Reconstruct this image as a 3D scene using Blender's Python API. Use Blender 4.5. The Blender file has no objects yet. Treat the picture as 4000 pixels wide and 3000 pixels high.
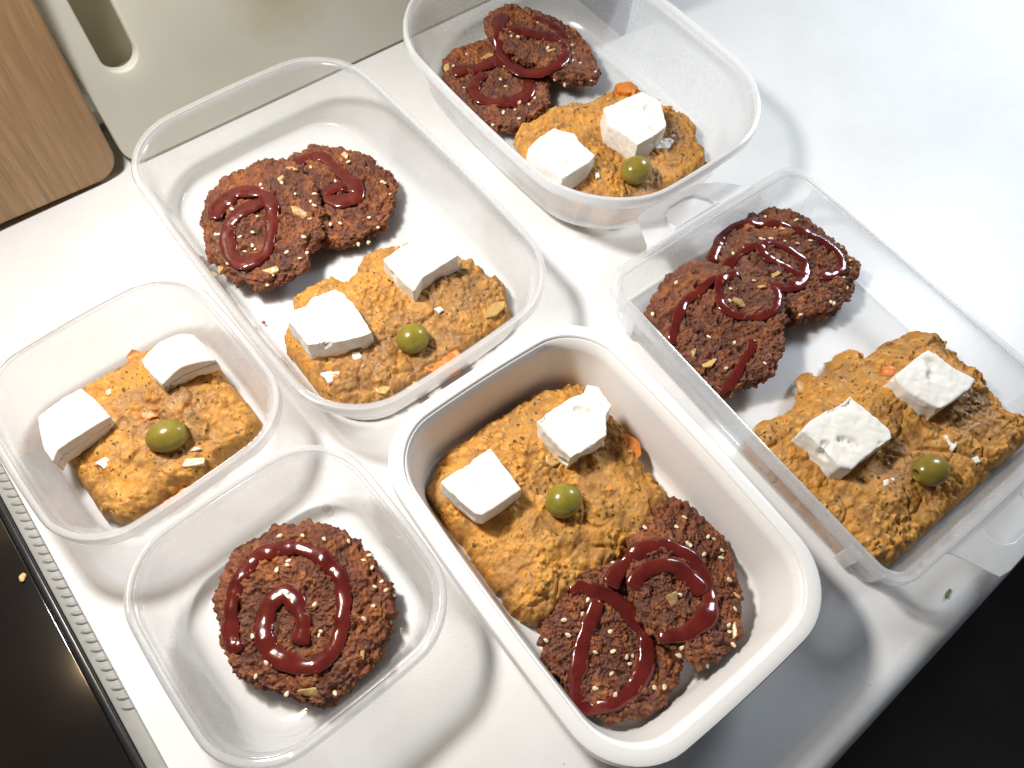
import bpy, bmesh, math, random
import numpy as np
from mathutils import Vector, Matrix
from mathutils.bvhtree import BVHTree

# ------------------------------------------------------------------ camera, light, exposure
scene = bpy.context.scene
col = scene.collection
cam_d = bpy.data.cameras.new('camera')
cam = bpy.data.objects.new('camera', cam_d)
col.objects.link(cam)
cam_d.sensor_width = 36.0
cam_d.lens = 36.0 * 3004.0 / 4000.0
cam_d.clip_start = 0.01
cam_d.clip_end = 50
R_ = Vector((0.7779238, -0.62574842, 0.05721419))
U_ = Vector((0.53350987, 0.70585915, 0.46597219))
B_ = Vector((-0.33196653, -0.33196653, 0.88294759))
m = Matrix((R_, U_, B_)).transposed().to_4x4()
m.translation = Vector((0, 0, 0.44))
cam.matrix_world = m
scene.camera = cam

world = bpy.data.worlds.new('World')
scene.world = world
world.use_nodes = True
bg = world.node_tree.nodes['Background']
bg.inputs['Color'].default_value = (0.80, 0.88, 1.0, 1)
bg.inputs['Strength'].default_value = 0.075

def area(name, loc, target, size, power, color, shape='DISK'):
    d = bpy.data.lights.new(name, 'AREA')
    d.shape = shape; d.size = size; d.energy = power; d.color = color
    o = bpy.data.objects.new(name, d); col.objects.link(o)
    o.location = loc
    o.rotation_euler = (Vector(target) - Vector(loc)).to_track_quat('-Z', 'Y').to_euler()
    return o
area('hood_lamp', (-0.02, 0.43, 0.53), (0.12, 0.12, 0), 0.08, 5.0, (1.0, 0.985, 0.96))
area('warm_hood_lamp', (-0.09, 0.36, 0.55), (0.0, 0.12, 0), 0.04, 0.6, (1.0, 0.70, 0.40))
d = bpy.data.lights.new('right_fill_spot', 'SPOT')  # added cool fill to lift the right of the worktop, no lamp known there
d.energy = 88.0; d.color = (0.84, 0.92, 1.0); d.spot_size = math.radians(58); d.spot_blend = 1.0; d.shadow_soft_size = 0.2
o = bpy.data.objects.new('right_fill_spot', d); col.objects.link(o)
o.location = (1.55, 0.30, 0.85)
o.rotation_euler = (Vector((0.80, 0.16, 0)) - Vector(o.location)).to_track_quat('-Z', 'Y').to_euler()

scene.view_settings.view_transform = 'Standard'
scene.view_settings.look = 'None'
scene.view_settings.exposure = 0.0
scene.view_settings.gamma = 1.0
scene.view_settings.use_curve_mapping = False
scene.render.engine = 'CYCLES'
scene.cycles.transparent_max_bounces = 32
scene.cycles.max_bounces = 10
scene.cycles.diffuse_bounces = 5
scene.cycles.caustics_reflective = False
scene.cycles.caustics_refractive = False
scene.cycles.sample_clamp_indirect = 4.0

rng = random.Random(7)

# traced outlines, metres on the worktop
DATA = {
  'patty': {
    'P4': [[-0.05,0.1532],[-0.0385,0.1634],[-0.0255,0.1714],[-0.0124,0.1706],[0.0018,0.169],[0.0171,0.1596],[0.0258,0.1464],[0.0305,0.1294],[0.0289,0.1122],[0.0275,0.0998],[0.0177,0.0857],[0.006,0.0766],[-0.0006,0.0709],[-0.0152,0.0691],[-0.0283,0.0729],[-0.0402,0.0804],[-0.0469,0.0923],[-0.0553,0.1035],[-0.0597,0.1177],[-0.0582,0.1315],[-0.054,0.1436]],
    'P2a': [[0.0715,0.3907],[0.0806,0.3985],[0.0924,0.4047],[0.1065,0.407],[0.1183,0.4048],[0.1295,0.4013],[0.1391,0.395],[0.1435,0.3829],[0.1455,0.3688],[0.1445,0.3572],[0.1385,0.342],[0.1301,0.3315],[0.1224,0.3208],[0.1122,0.3168],[0.1055,0.3073],[0.0916,0.3065],[0.0797,0.3098],[0.0699,0.3193],[0.0626,0.329],[0.058,0.3422],[0.0594,0.3579],[0.0634,0.3743]],
    'P2b': [[0.1463,0.402],[0.1572,0.4048],[0.1695,0.402],[0.1784,0.3937],[0.1908,0.3834],[0.1964,0.3687],[0.1923,0.3598],[0.1984,0.3476],[0.1969,0.3371],[0.1844,0.3234],[0.1717,0.313],[0.1583,0.3096],[0.1461,0.3103],[0.1354,0.3157],[0.1248,0.3212],[0.1217,0.3328],[0.1258,0.3537],[0.1354,0.384]],
    'P1a': [[0.2972,0.4201],[0.3074,0.4246],[0.3248,0.4275],[0.3416,0.4244],[0.3542,0.4174],[0.3629,0.3978],[0.3612,0.369],[0.3547,0.3541],[0.3406,0.3388],[0.3242,0.3319],[0.3069,0.3291],[0.2945,0.3335],[0.2874,0.343],[0.2833,0.3594],[0.2828,0.3795],[0.2877,0.4011]],
    'P1b': [[0.3488,0.4309],[0.3689,0.438],[0.3811,0.4332],[0.3895,0.4266],[0.3998,0.4133],[0.4073,0.3924],[0.4091,0.374],[0.4024,0.355],[0.39,0.3341],[0.3785,0.3309],[0.3668,0.3343],[0.355,0.3458],[0.3473,0.3607],[0.3404,0.3783],[0.3388,0.3941],[0.3406,0.4128]],
    'P6a': [[0.3323,0.1508],[0.3424,0.1584],[0.3652,0.1688],[0.3791,0.1679],[0.3913,0.163],[0.4009,0.1614],[0.4112,0.1512],[0.4172,0.1428],[0.4187,0.135],[0.4224,0.127],[0.4234,0.1158],[0.4247,0.107],[0.4224,0.0946],[0.4154,0.0846],[0.4053,0.0785],[0.3917,0.0716],[0.3789,0.0704],[0.3692,0.0706],[0.3594,0.0768],[0.3467,0.0804],[0.3362,0.0848],[0.3301,0.0951],[0.3233,0.1212]],
    'P6b': [[0.2667,0.1478],[0.2815,0.1541],[0.2874,0.158],[0.3038,0.159],[0.315,0.1543],[0.3235,0.1469],[0.329,0.1344],[0.3399,0.112],[0.3404,0.0976],[0.3312,0.0873],[0.3239,0.0828],[0.317,0.0736],[0.3072,0.0679],[0.2952,0.0642],[0.2811,0.0644],[0.2715,0.0695],[0.2623,0.0729],[0.2567,0.0797],[0.2561,0.0926],[0.2567,0.1069],[0.2568,0.122],[0.2605,0.1357]],
    'P5a': [[0.0812,0.0367],[0.0903,0.0441],[0.1008,0.0508],[0.1126,0.0531],[0.1251,0.0511],[0.1395,0.0419],[0.1487,0.0269],[0.1457,0.0062],[0.1352,-0.0131],[0.1258,-0.0268],[0.1159,-0.0327],[0.1028,-0.034],[0.0913,-0.0297],[0.0792,-0.0242],[0.0737,-0.0158],[0.0692,-0.0039],[0.0674,0.0092],[0.0693,0.0214],[0.0734,0.0286]],
    'P5b': [[0.1529,0.0483],[0.1614,0.0518],[0.1738,0.0513],[0.1862,0.046],[0.1921,0.0341],[0.1939,0.0205],[0.1944,0.0081],[0.189,-0.0034],[0.1814,-0.0147],[0.1691,-0.0272],[0.1571,-0.0356],[0.1453,-0.0368],[0.1363,-0.0356],[0.1286,-0.0312],[0.125,-0.0207],[0.122,-0.0114],[0.1198,0.0009],[0.1235,0.0123],[0.131,0.0247],[0.1423,0.0369]],
  },
  'ketchup': {
    'P4': [[0.0031,[[-0.026,0.1056],[-0.0203,0.1107],[-0.0162,0.1173],[-0.0152,0.1264],[-0.0179,0.1328],[-0.0241,0.1334],[-0.0316,0.1294],[-0.0373,0.1228],[-0.0387,0.1129],[-0.0363,0.1043],[-0.0311,0.0962],[-0.0226,0.0915],[-0.0129,0.0925],[-0.004,0.0993],[0.0036,0.1088],[0.0091,0.1204],[0.009,0.1309],[0.0064,0.1419],[0.001,0.1507],[-0.0067,0.1559],[-0.0158,0.1585],[-0.0254,0.1577],[-0.0331,0.1534],[-0.0402,0.1475],[-0.046,0.1407],[-0.0503,0.133],[-0.0522,0.1263],[-0.0476,0.1234]]]],
    'P2a': [[0.0034,[[0.0741,0.3733],[0.0793,0.38],[0.0867,0.3829],[0.096,0.3846],[0.1036,0.3803],[0.1093,0.3725],[0.1111,0.3641],[0.1095,0.3557],[0.1031,0.3464],[0.0963,0.3376],[0.0889,0.3307],[0.0806,0.329],[0.0731,0.3313],[0.0702,0.3389],[0.0712,0.3492],[0.076,0.3593],[0.0824,0.3649],[0.0909,0.3669],[0.1008,0.3667],[0.1094,0.3641]]]],
    'P2b': [[0.0034,[[0.1415,0.3833],[0.1476,0.3904],[0.1578,0.3909],[0.1654,0.3854],[0.1676,0.3773],[0.1675,0.3672],[0.1674,0.3571],[0.1684,0.3475],[0.1658,0.3408],[0.1594,0.3393],[0.1521,0.3433],[0.1471,0.3494],[0.1479,0.3549],[0.155,0.3548],[0.1616,0.3537],[0.1654,0.3485]]]],
    'P1a': [[0.0034,[[0.293,0.4004],[0.3043,0.3989],[0.3162,0.3921],[0.3278,0.3905],[0.3343,0.3811],[0.3369,0.3697],[0.3363,0.3575],[0.3275,0.3496],[0.3146,0.3495],[0.3022,0.3552],[0.2951,0.3648],[0.2953,0.3753],[0.3038,0.3834],[0.3145,0.3869]]]],
    'P1b': [[0.0033,[[0.363,0.4222],[0.3513,0.4149],[0.3419,0.4046],[0.3351,0.393],[0.3328,0.38],[0.3345,0.3678],[0.3426,0.3606],[0.353,0.3549],[0.3663,0.3552],[0.3781,0.3632],[0.3812,0.3725],[0.3755,0.3815],[0.3673,0.3905],[0.3598,0.3989],[0.3515,0.4063]]],[0.0026,[[0.3826,0.4105],[0.3882,0.3981],[0.3904,0.3847],[0.3887,0.3741]]]],
    'P6a': [[0.0025,[[0.3302,0.1502],[0.3415,0.1567],[0.3566,0.162],[0.3693,0.1605],[0.3794,0.1551],[0.3883,0.1486],[0.3945,0.1408],[0.3981,0.133],[0.4036,0.1213],[0.4068,0.1101],[0.4064,0.0991],[0.4001,0.0913],[0.3897,0.0905],[0.3796,0.0955]]],[0.0027,[[0.3675,0.1391],[0.3622,0.1343],[0.3624,0.1268],[0.3659,0.1181],[0.3693,0.1083],[0.3731,0.1042],[0.3791,0.1083],[0.3812,0.1154],[0.3779,0.1266],[0.3729,0.1352],[0.3651,0.1391],[0.3558,0.1415],[0.344,0.1415],[0.3316,0.1397],[0.324,0.1369]]],[0.0027,[[0.3323,0.1284],[0.3381,0.1229],[0.3417,0.1155],[0.346,0.1088],[0.353,0.1024],[0.3631,0.0997],[0.3722,0.1013],[0.3775,0.1059]]]],
    'P6b': [[0.0026,[[0.3291,0.1271],[0.3207,0.1322],[0.3135,0.1317],[0.3081,0.1275],[0.3033,0.1197],[0.3023,0.1114],[0.3058,0.1032],[0.3126,0.097],[0.3227,0.0939],[0.332,0.0961],[0.3376,0.1022],[0.338,0.1077]]],[0.0023,[[0.3156,0.1348],[0.3084,0.1354],[0.2986,0.1345],[0.2884,0.1352],[0.2795,0.1328],[0.2707,0.1282],[0.2639,0.1234],[0.259,0.1174]]],[0.002,[[0.2984,0.087],[0.2914,0.0826],[0.284,0.0797],[0.2766,0.0769],[0.2694,0.0751],[0.2611,0.0752],[0.2559,0.0792]]]],
    'P5a': [[0.0031,[[0.1038,0.0411],[0.1123,0.0363],[0.1157,0.029],[0.1196,0.0224],[0.1215,0.0136],[0.1214,0.0029],[0.1185,-0.0054],[0.1105,-0.0128],[0.1019,-0.0178],[0.092,-0.0182],[0.0809,-0.0159],[0.0725,-0.0109],[0.0716,-0.0036],[0.077,0.0036],[0.0859,0.0117],[0.0953,0.0181],[0.1047,0.0232],[0.1133,0.0264]]]],
    'P5b': [[0.0031,[[0.121,0.0281],[0.1293,0.0307],[0.1411,0.0327],[0.1508,0.0299],[0.1601,0.0246],[0.1658,0.0154],[0.1664,0.0055],[0.1635,-0.0034],[0.1575,-0.0114],[0.1481,-0.0165],[0.1385,-0.0159],[0.1283,-0.0122],[0.122,-0.0064]]],[0.0031,[[0.1282,0.0188],[0.1376,0.0224],[0.1471,0.0196],[0.1547,0.0127],[0.1576,0.0031],[0.1566,-0.0071]]]],
  },
  'seeds': {
    'P4': [[0.0064,0.1541],[0.0146,0.1455],[0.0243,0.1368],[0.0292,0.1237],[0.0251,0.1228],[0.0265,0.1165],[-0.007,0.1471],[-0.0086,0.1449],[-0.0146,0.1466],[0.0262,0.1075],[0.0215,0.1064],[0.0256,0.1019],[0.0274,0.0985],[-0.0086,0.118],[0.0077,0.0961],[0.018,0.0882],[-0.0132,0.1049],[-0.0151,0.1039],[-0.042,0.124],[-0.0432,0.1085],[-0.051,0.1064],[-0.0433,0.0902],[-0.0242,0.0753],[-0.0036,0.1622],[0.0155,0.0988]],
    'P2a': [[0.1138,0.3796],[0.1131,0.3758],[0.126,0.3714],[0.128,0.3566],[0.1385,0.3498],[0.1331,0.346],[0.1326,0.3407],[0.0882,0.3738],[0.0978,0.3564],[0.0814,0.3519],[0.0897,0.3493],[0.0776,0.3398],[0.084,0.3404],[0.0841,0.3367],[0.065,0.3402],[0.0696,0.3282],[0.0834,0.3147],[0.0983,0.3206],[0.1032,0.313],[0.1139,0.3244],[0.1098,0.3159],[0.071,0.3626],[0.0698,0.3641],[0.0744,0.3085]],
    'P2b': [[0.1532,0.3813],[0.1769,0.3688],[0.1607,0.3619],[0.187,0.3417],[0.1874,0.3389],[0.1848,0.3297],[0.1617,0.3208],[0.142,0.3264],[0.1626,0.3116],[0.1366,0.33],[0.152,0.3062],[0.1457,0.3067],[0.1488,0.3044],[0.1307,0.3313]],
    'P1a': [[0.3158,0.4118],[0.2911,0.3826],[0.3198,0.3734],[0.3183,0.3654],[0.3156,0.345],[0.321,0.3396],[0.3294,0.3429],[0.3099,0.3429],[0.3009,0.3458],[0.3069,0.3346],[0.2883,0.3426],[0.34,0.3549],[0.3,0.4082]],
    'P1b': [[0.3494,0.4178],[0.3679,0.3971],[0.3484,0.3965],[0.3524,0.393],[0.3812,0.4029],[0.3885,0.3679],[0.3831,0.3606],[0.3765,0.353],[0.3785,0.3462],[0.3649,0.3711],[0.3491,0.3482],[0.3755,0.3305],[0.385,0.335],[0.3676,0.3511],[0.3812,0.3718],[0.3498,0.3345]],
    'P6a': [[0.3913,0.1553],[0.4042,0.1383],[0.3886,0.1439],[0.3472,0.1575],[0.3517,0.1568],[0.3705,0.142],[0.3722,0.1407],[0.377,0.1382],[0.3844,0.1313],[0.3885,0.1237],[0.3554,0.144],[0.3478,0.1458],[0.3457,0.1455],[0.3338,0.1509],[0.3304,0.1457],[0.3236,0.1451],[0.4121,0.1024],[0.3982,0.1199],[0.4091,0.0915],[0.4017,0.0892],[0.406,0.088],[0.3937,0.0849],[0.3898,0.0782],[0.3725,0.0753],[0.3709,0.0773],[0.3345,0.0929],[0.346,0.0826]],
    'P6b': [[0.2907,0.1491],[0.3165,0.1233],[0.3328,0.118],[0.3084,0.117],[0.2646,0.1426],[0.2798,0.1067],[0.288,0.0928],[0.2727,0.084],[0.2925,0.0705],[0.257,0.0875],[0.2467,0.1222],[0.2445,0.1097],[0.2392,0.104]],
    'P5a': [[0.1205,0.0481],[0.1328,0.0368],[0.0949,0.0457],[0.0932,0.0421],[0.0873,0.0417],[0.1084,0.03],[0.1011,0.0264],[0.091,0.0302],[0.0776,0.0284],[0.088,0.023],[0.1069,0.0101],[0.0933,0.0074],[0.1008,0.0015],[0.1078,-0.0064],[0.1052,-0.0047],[0.0929,-0.0058],[0.0818,-0.006],[0.1063,-0.025],[0.0875,-0.0145],[0.1044,-0.0085],[0.0729,0.0263],[0.1105,-0.0283]],
    'P5b': [[0.1585,0.0396],[0.1817,0.0303],[0.1744,0.029],[0.1849,0.0139],[0.1865,0.011],[0.1852,0.0037],[0.1741,0.0084],[0.1721,0.0188],[0.1723,0.0165],[0.182,0.0009],[0.1751,-0.0102],[0.1657,-0.0229],[0.1455,-0.0214],[0.128,-0.0193],[0.125,-0.021],[0.1344,-0.0342],[0.1511,-0.0351],[0.1467,0.0009],[0.1565,-0.0266],[0.1546,-0.0295]],
  },
  'cheese': {
    'F5a': [[0.0806,0.1262],[0.1146,0.1255],[0.1132,0.0959],[0.0998,0.0962],[0.0872,0.0971],[0.0845,0.1003],[0.0819,0.1131]],
    'F5b': [[0.1465,0.1219],[0.1713,0.1213],[0.179,0.119],[0.1843,0.1221],[0.189,0.1159],[0.1877,0.1115],[0.1865,0.1027],[0.1793,0.1004],[0.1716,0.0909],[0.1579,0.0913],[0.1454,0.0927],[0.1451,0.1036],[0.1449,0.1146]],
    'F2a': [[0.0722,0.2744],[0.0839,0.2709],[0.0911,0.2731],[0.1057,0.2709],[0.1084,0.2634],[0.1079,0.251],[0.1068,0.2392],[0.106,0.2305],[0.1007,0.2313],[0.0874,0.2362],[0.0702,0.2461],[0.0707,0.2599],[0.0693,0.2682]],
    'F2b': [[0.1421,0.272],[0.1577,0.2734],[0.1735,0.2734],[0.1831,0.2463],[0.1675,0.2457],[0.1534,0.2454],[0.1435,0.24],[0.142,0.2559]],
    'F1a': [[0.2781,0.2915],[0.2884,0.2948],[0.3071,0.2968],[0.3154,0.2832],[0.3133,0.2738],[0.3143,0.2592],[0.306,0.2567],[0.2799,0.2559],[0.2782,0.2725]],
    'F1b': [[0.3496,0.29],[0.3671,0.2881],[0.3854,0.2857],[0.3894,0.27],[0.3751,0.2495],[0.3656,0.2473],[0.3451,0.2478],[0.3445,0.2558],[0.3412,0.2757]],
    'F3a': [[-0.0737,0.2973],[-0.0609,0.2998],[-0.0474,0.3011],[-0.0444,0.2888],[-0.0422,0.2741],[-0.0589,0.2719],[-0.0741,0.2712],[-0.0788,0.2677],[-0.0793,0.2766]],
    'F3b': [[-0.0124,0.3003],[0.0016,0.3022],[0.0146,0.3],[0.0201,0.2948],[0.0221,0.2843],[0.0227,0.273],[0.0148,0.275],[0.0041,0.2772],[-0.0101,0.2764],[-0.0121,0.2865]],
    'F6a': [[0.2675,0.024],[0.2784,0.0252],[0.2939,0.023],[0.3089,0.0209],[0.3095,0.0151],[0.3105,0.0008],[0.3112,-0.0074],[0.3078,-0.0123],[0.2858,-0.0102],[0.2729,-0.0103],[0.2686,-0.0043],[0.2689,0.0064],[0.269,0.0154]],
    'F6b': [[0.3414,0.0131],[0.3545,0.0134],[0.3692,0.0127],[0.3756,0.0121],[0.377,0.0068],[0.3777,-0.0051],[0.3819,-0.0196],[0.3734,-0.0212],[0.3597,-0.0198],[0.3468,-0.0188],[0.3432,-0.0111],[0.3399,0.0022]],
  },
  'mash': {
    'M5': [[0.071,0.1366],[0.086,0.144],[0.1024,0.153],[0.1167,0.1532],[0.1415,0.1503],[0.1631,0.1479],[0.1841,0.1415],[0.195,0.1332],[0.202,0.1256],[0.2025,0.111],[0.199,0.0973],[0.1894,0.0821],[0.1899,0.0706],[0.1866,0.0624],[0.1922,0.0474],[0.1854,0.0359],[0.1584,0.0306],[0.1237,0.0381],[0.1011,0.0352],[0.0815,0.037],[0.0739,0.0484],[0.0683,0.0555],[0.0668,0.075],[0.0651,0.105],[0.0666,0.1278]],
    'M6': [[0.2498,0.0393],[0.262,0.0437],[0.2786,0.045],[0.2941,0.0428],[0.308,0.0468],[0.3163,0.0529],[0.3242,0.0482],[0.3325,0.0482],[0.3478,0.0495],[0.3591,0.0448],[0.3638,0.0348],[0.3797,0.0359],[0.3966,0.0285],[0.4033,0.0302],[0.4163,0.0138],[0.4104,0.005],[0.4094,-0.0045],[0.4143,-0.0185],[0.4063,-0.0325],[0.4053,-0.0416],[0.406,-0.059],[0.3969,-0.0756],[0.3767,-0.0783],[0.3496,-0.0773],[0.3271,-0.0792],[0.3096,-0.076],[0.291,-0.0759],[0.2735,-0.0733],[0.2603,-0.0659],[0.2452,-0.0561],[0.2388,-0.0373],[0.2385,-0.0105],[0.2381,0.0195]],
    'M2': [[0.0615,0.2705],[0.0703,0.2825],[0.0834,0.2919],[0.0876,0.2974],[0.1039,0.3019],[0.1135,0.2994],[0.1202,0.2922],[0.1195,0.2871],[0.1309,0.2899],[0.1411,0.2984],[0.1504,0.2975],[0.1682,0.2914],[0.181,0.2832],[0.1944,0.2628],[0.1994,0.2568],[0.2016,0.2447],[0.2007,0.2361],[0.2115,0.2327],[0.2048,0.2195],[0.1972,0.2029],[0.1883,0.1966],[0.1706,0.1929],[0.1468,0.1901],[0.1166,0.1891],[0.0991,0.1927],[0.0827,0.1975],[0.0712,0.2044],[0.063,0.2163],[0.0593,0.2305],[0.0575,0.2455],[0.0578,0.2591]],
    'M1': [[0.2951,0.3257],[0.3085,0.3289],[0.3202,0.33],[0.3374,0.3286],[0.356,0.3239],[0.3755,0.32],[0.3873,0.3179],[0.3979,0.323],[0.4097,0.3185],[0.4081,0.3082],[0.4105,0.2916],[0.4161,0.2766],[0.4233,0.2654],[0.4205,0.2505],[0.4106,0.2387],[0.4057,0.2261],[0.3828,0.2133],[0.3511,0.2103],[0.3199,0.2161],[0.3004,0.2241],[0.2857,0.2472],[0.2807,0.2718],[0.2834,0.3025]],
    'M3': [[-0.0822,0.3077],[-0.0704,0.3162],[-0.0499,0.3219],[-0.0455,0.3236],[-0.0406,0.3183],[-0.0349,0.3224],[-0.0285,0.3227],[-0.0209,0.3308],[-0.0134,0.3358],[-0.0065,0.3341],[-0.0046,0.3274],[0.0004,0.3219],[0.0215,0.3115],[0.0282,0.3091],[0.0318,0.2984],[0.0292,0.2862],[0.0256,0.2751],[0.0328,0.2595],[0.035,0.2494],[0.033,0.2393],[0.0281,0.2332],[0.0169,0.2274],[-0.0006,0.2236],[-0.0256,0.2231],[-0.0502,0.2217],[-0.0617,0.222],[-0.071,0.2263],[-0.0788,0.2409],[-0.082,0.2563],[-0.0847,0.273],[-0.0867,0.2866],[-0.0847,0.3018]],
  },
  'olive': {
    'O1': [0.3358,0.2366,-0.005,0.0121,0.0099],
    'O2': [0.1264,0.2184,-0.248,0.0104,0.0092],
    'O3': [-0.0232,0.2485,-0.274,0.0119,0.009],
    'O5': [0.1302,0.0785,-0.188,0.0108,0.0094],
    'O6': [0.3176,-0.0402,-0.378,0.0118,0.0091],
  },
  'bits': {
    'M5': [["carrot",[[0.1894,0.0932],[0.194,0.0875],[0.1949,0.0802],[0.1916,0.075],[0.1847,0.0728],[0.1837,0.08],[0.1853,0.0875]]],["onion",[[0.1412,0.1067],[0.145,0.1027],[0.1448,0.0976],[0.1394,0.0986],[0.138,0.1029]]]],
    'M6': [["carrot",[[0.3542,0.0228],[0.36,0.0197],[0.3611,0.0151],[0.3536,0.0147],[0.3501,0.0185]]],["onion",[[0.3096,0.0513],[0.3175,0.0478],[0.3128,0.0415],[0.3063,0.0416],[0.3043,0.0455]]],["crumb",[[0.3457,-0.031],[0.3469,-0.0352],[0.3472,-0.04],[0.3414,-0.0412],[0.3425,-0.0364]]],["crumb",[[0.3499,-0.051],[0.3536,-0.0534],[0.353,-0.0567],[0.3493,-0.0554]]],["crumb",[[0.2953,-0.0281],[0.2973,-0.0296],[0.2962,-0.0309],[0.2943,-0.0295]]],["crumb",[[0.2899,-0.0293],[0.2929,-0.031],[0.2905,-0.0339],[0.2872,-0.0325]]]],
    'M1': [["carrot",[[0.3904,0.3169],[0.402,0.3125],[0.4019,0.3039],[0.3971,0.2999],[0.39,0.3037],[0.3861,0.3101]]],["crumb",[[0.3727,0.2531],[0.3838,0.2498],[0.3942,0.2515],[0.3889,0.2461],[0.376,0.2418],[0.3682,0.2474]]],["crumb",[[0.3121,0.2548],[0.3143,0.2532],[0.3119,0.2486],[0.3091,0.2495]]]],
    'M2': [["carrot",[[0.1258,0.2079],[0.1392,0.2099],[0.1471,0.202],[0.1461,0.1927],[0.1386,0.1884],[0.1261,0.192],[0.1223,0.2007]]],["onion",[[0.18,0.2149],[0.1885,0.2118],[0.1936,0.2091],[0.1898,0.2055],[0.1821,0.2038],[0.1748,0.206]]],["onion",[[0.1067,0.2022],[0.1125,0.1988],[0.1155,0.1936],[0.1085,0.1931],[0.1051,0.1976]]],["onion",[[0.0889,0.2066],[0.0955,0.2045],[0.0978,0.2009],[0.0921,0.1995],[0.0888,0.2029]]],["crumb",[[0.0682,0.2344],[0.0733,0.2325],[0.0782,0.2278],[0.0746,0.2248],[0.0687,0.2254],[0.0687,0.2302]]],["crumb",[[0.0914,0.2335],[0.0951,0.2317],[0.0946,0.2272],[0.0901,0.2266],[0.0896,0.2299]]],["crumb",[[0.0977,0.2368],[0.1014,0.235],[0.1001,0.2319],[0.097,0.2333]]],["crumb",[[0.1501,0.2284],[0.1539,0.2277],[0.1547,0.2239],[0.1503,0.224]]]],
    'M3': [["carrot",[[-0.041,0.2264],[-0.0311,0.2275],[-0.0272,0.2215],[-0.0359,0.2182],[-0.0489,0.2197],[-0.049,0.2241]]],["carrot",[[-0.0189,0.3237],[-0.0137,0.3266],[-0.0103,0.3207],[-0.007,0.3147],[-0.0119,0.315],[-0.0189,0.3185]]],["carrot",[[-0.0287,0.2734],[-0.023,0.2706],[-0.0212,0.2646],[-0.0275,0.2663],[-0.03,0.2697]]],["onion",[[-0.0314,0.2369],[-0.0213,0.2336],[-0.0125,0.2277],[-0.0156,0.2241],[-0.0249,0.229]]],["crumb",[[-0.063,0.2604],[-0.0585,0.2592],[-0.0541,0.2588],[-0.057,0.2551],[-0.0602,0.2532],[-0.0611,0.2561]]],["crumb",[[-0.0384,0.2983],[-0.0353,0.2984],[-0.036,0.2957],[-0.0386,0.2953]]],["crumb",[[-0.0189,0.237],[-0.0133,0.235],[-0.0119,0.2332],[-0.0162,0.2342]]]],
    'P2a': [["onion",[[0.1184,0.3456],[0.1219,0.3442],[0.128,0.3374],[0.1258,0.3332],[0.1217,0.3356],[0.1171,0.3406]]],["onion",[[0.0597,0.3507],[0.0623,0.3466],[0.0613,0.3418],[0.0571,0.3415],[0.0574,0.3458]]],["onion",[[0.0784,0.3204],[0.0822,0.3144],[0.0881,0.3133],[0.0888,0.3172],[0.0833,0.319]]],["onion",[[0.1252,0.3767],[0.1303,0.378],[0.1305,0.3754],[0.1251,0.3737]]],["onion",[[0.1332,0.3828],[0.1392,0.3797],[0.1413,0.3744],[0.1374,0.3766]]]],
    'P2b': [["onion",[[0.1759,0.3804],[0.1805,0.3804],[0.1816,0.3763],[0.1778,0.3732],[0.1742,0.3764]]],["onion",[[0.1485,0.3421],[0.1547,0.3364],[0.1533,0.3344],[0.1472,0.3388]]]],
    'P4': [["onion",[[-0.0385,0.0876],[-0.0307,0.0839],[-0.0264,0.0786],[-0.0312,0.0791],[-0.0362,0.0831]]],["onion",[[-0.0027,0.0837],[-0.0003,0.0832],[-0.0037,0.0791],[-0.0052,0.0809]]]],
    'P1a': [["onion",[[0.3196,0.4009],[0.329,0.4009],[0.3323,0.3978],[0.3279,0.3951],[0.3194,0.3962]]],["onion",[[0.293,0.4127],[0.2991,0.4133],[0.2967,0.4085],[0.2925,0.4082]]]],
    'P1b': [["onion",[[0.3619,0.3695],[0.3692,0.3668],[0.3679,0.3653],[0.3621,0.3669]]]],
    'P6a': [["onion",[[0.3872,0.141],[0.3918,0.1395],[0.3916,0.1371],[0.3877,0.1381]]],["onion",[[0.3571,0.1194],[0.359,0.1168],[0.358,0.1127],[0.3526,0.1143]]]],
    'P6b': [["onion",[[0.3103,0.117],[0.3173,0.1124],[0.3157,0.1067],[0.3116,0.1092],[0.3095,0.1136]]],["onion",[[0.3311,0.1136],[0.3357,0.1126],[0.3345,0.1088],[0.3303,0.1108]]],["onion",[[0.2626,0.0958],[0.2711,0.0937],[0.2722,0.0917],[0.2656,0.0904],[0.262,0.0931]]],["onion",[[0.263,0.1061],[0.2694,0.1077],[0.2691,0.1058],[0.2621,0.1025]]]],
    'P5b': [["onion",[[0.1393,0.005],[0.1459,0.0034],[0.143,-0.0016],[0.1382,-0.0013]]],["onion",[[0.159,-0.0269],[0.1612,-0.0278],[0.1562,-0.0335],[0.1529,-0.0336]]],["onion",[[0.1738,-0.0158],[0.1746,-0.0202],[0.173,-0.0217],[0.1723,-0.0183]]]],
  },
}


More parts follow.
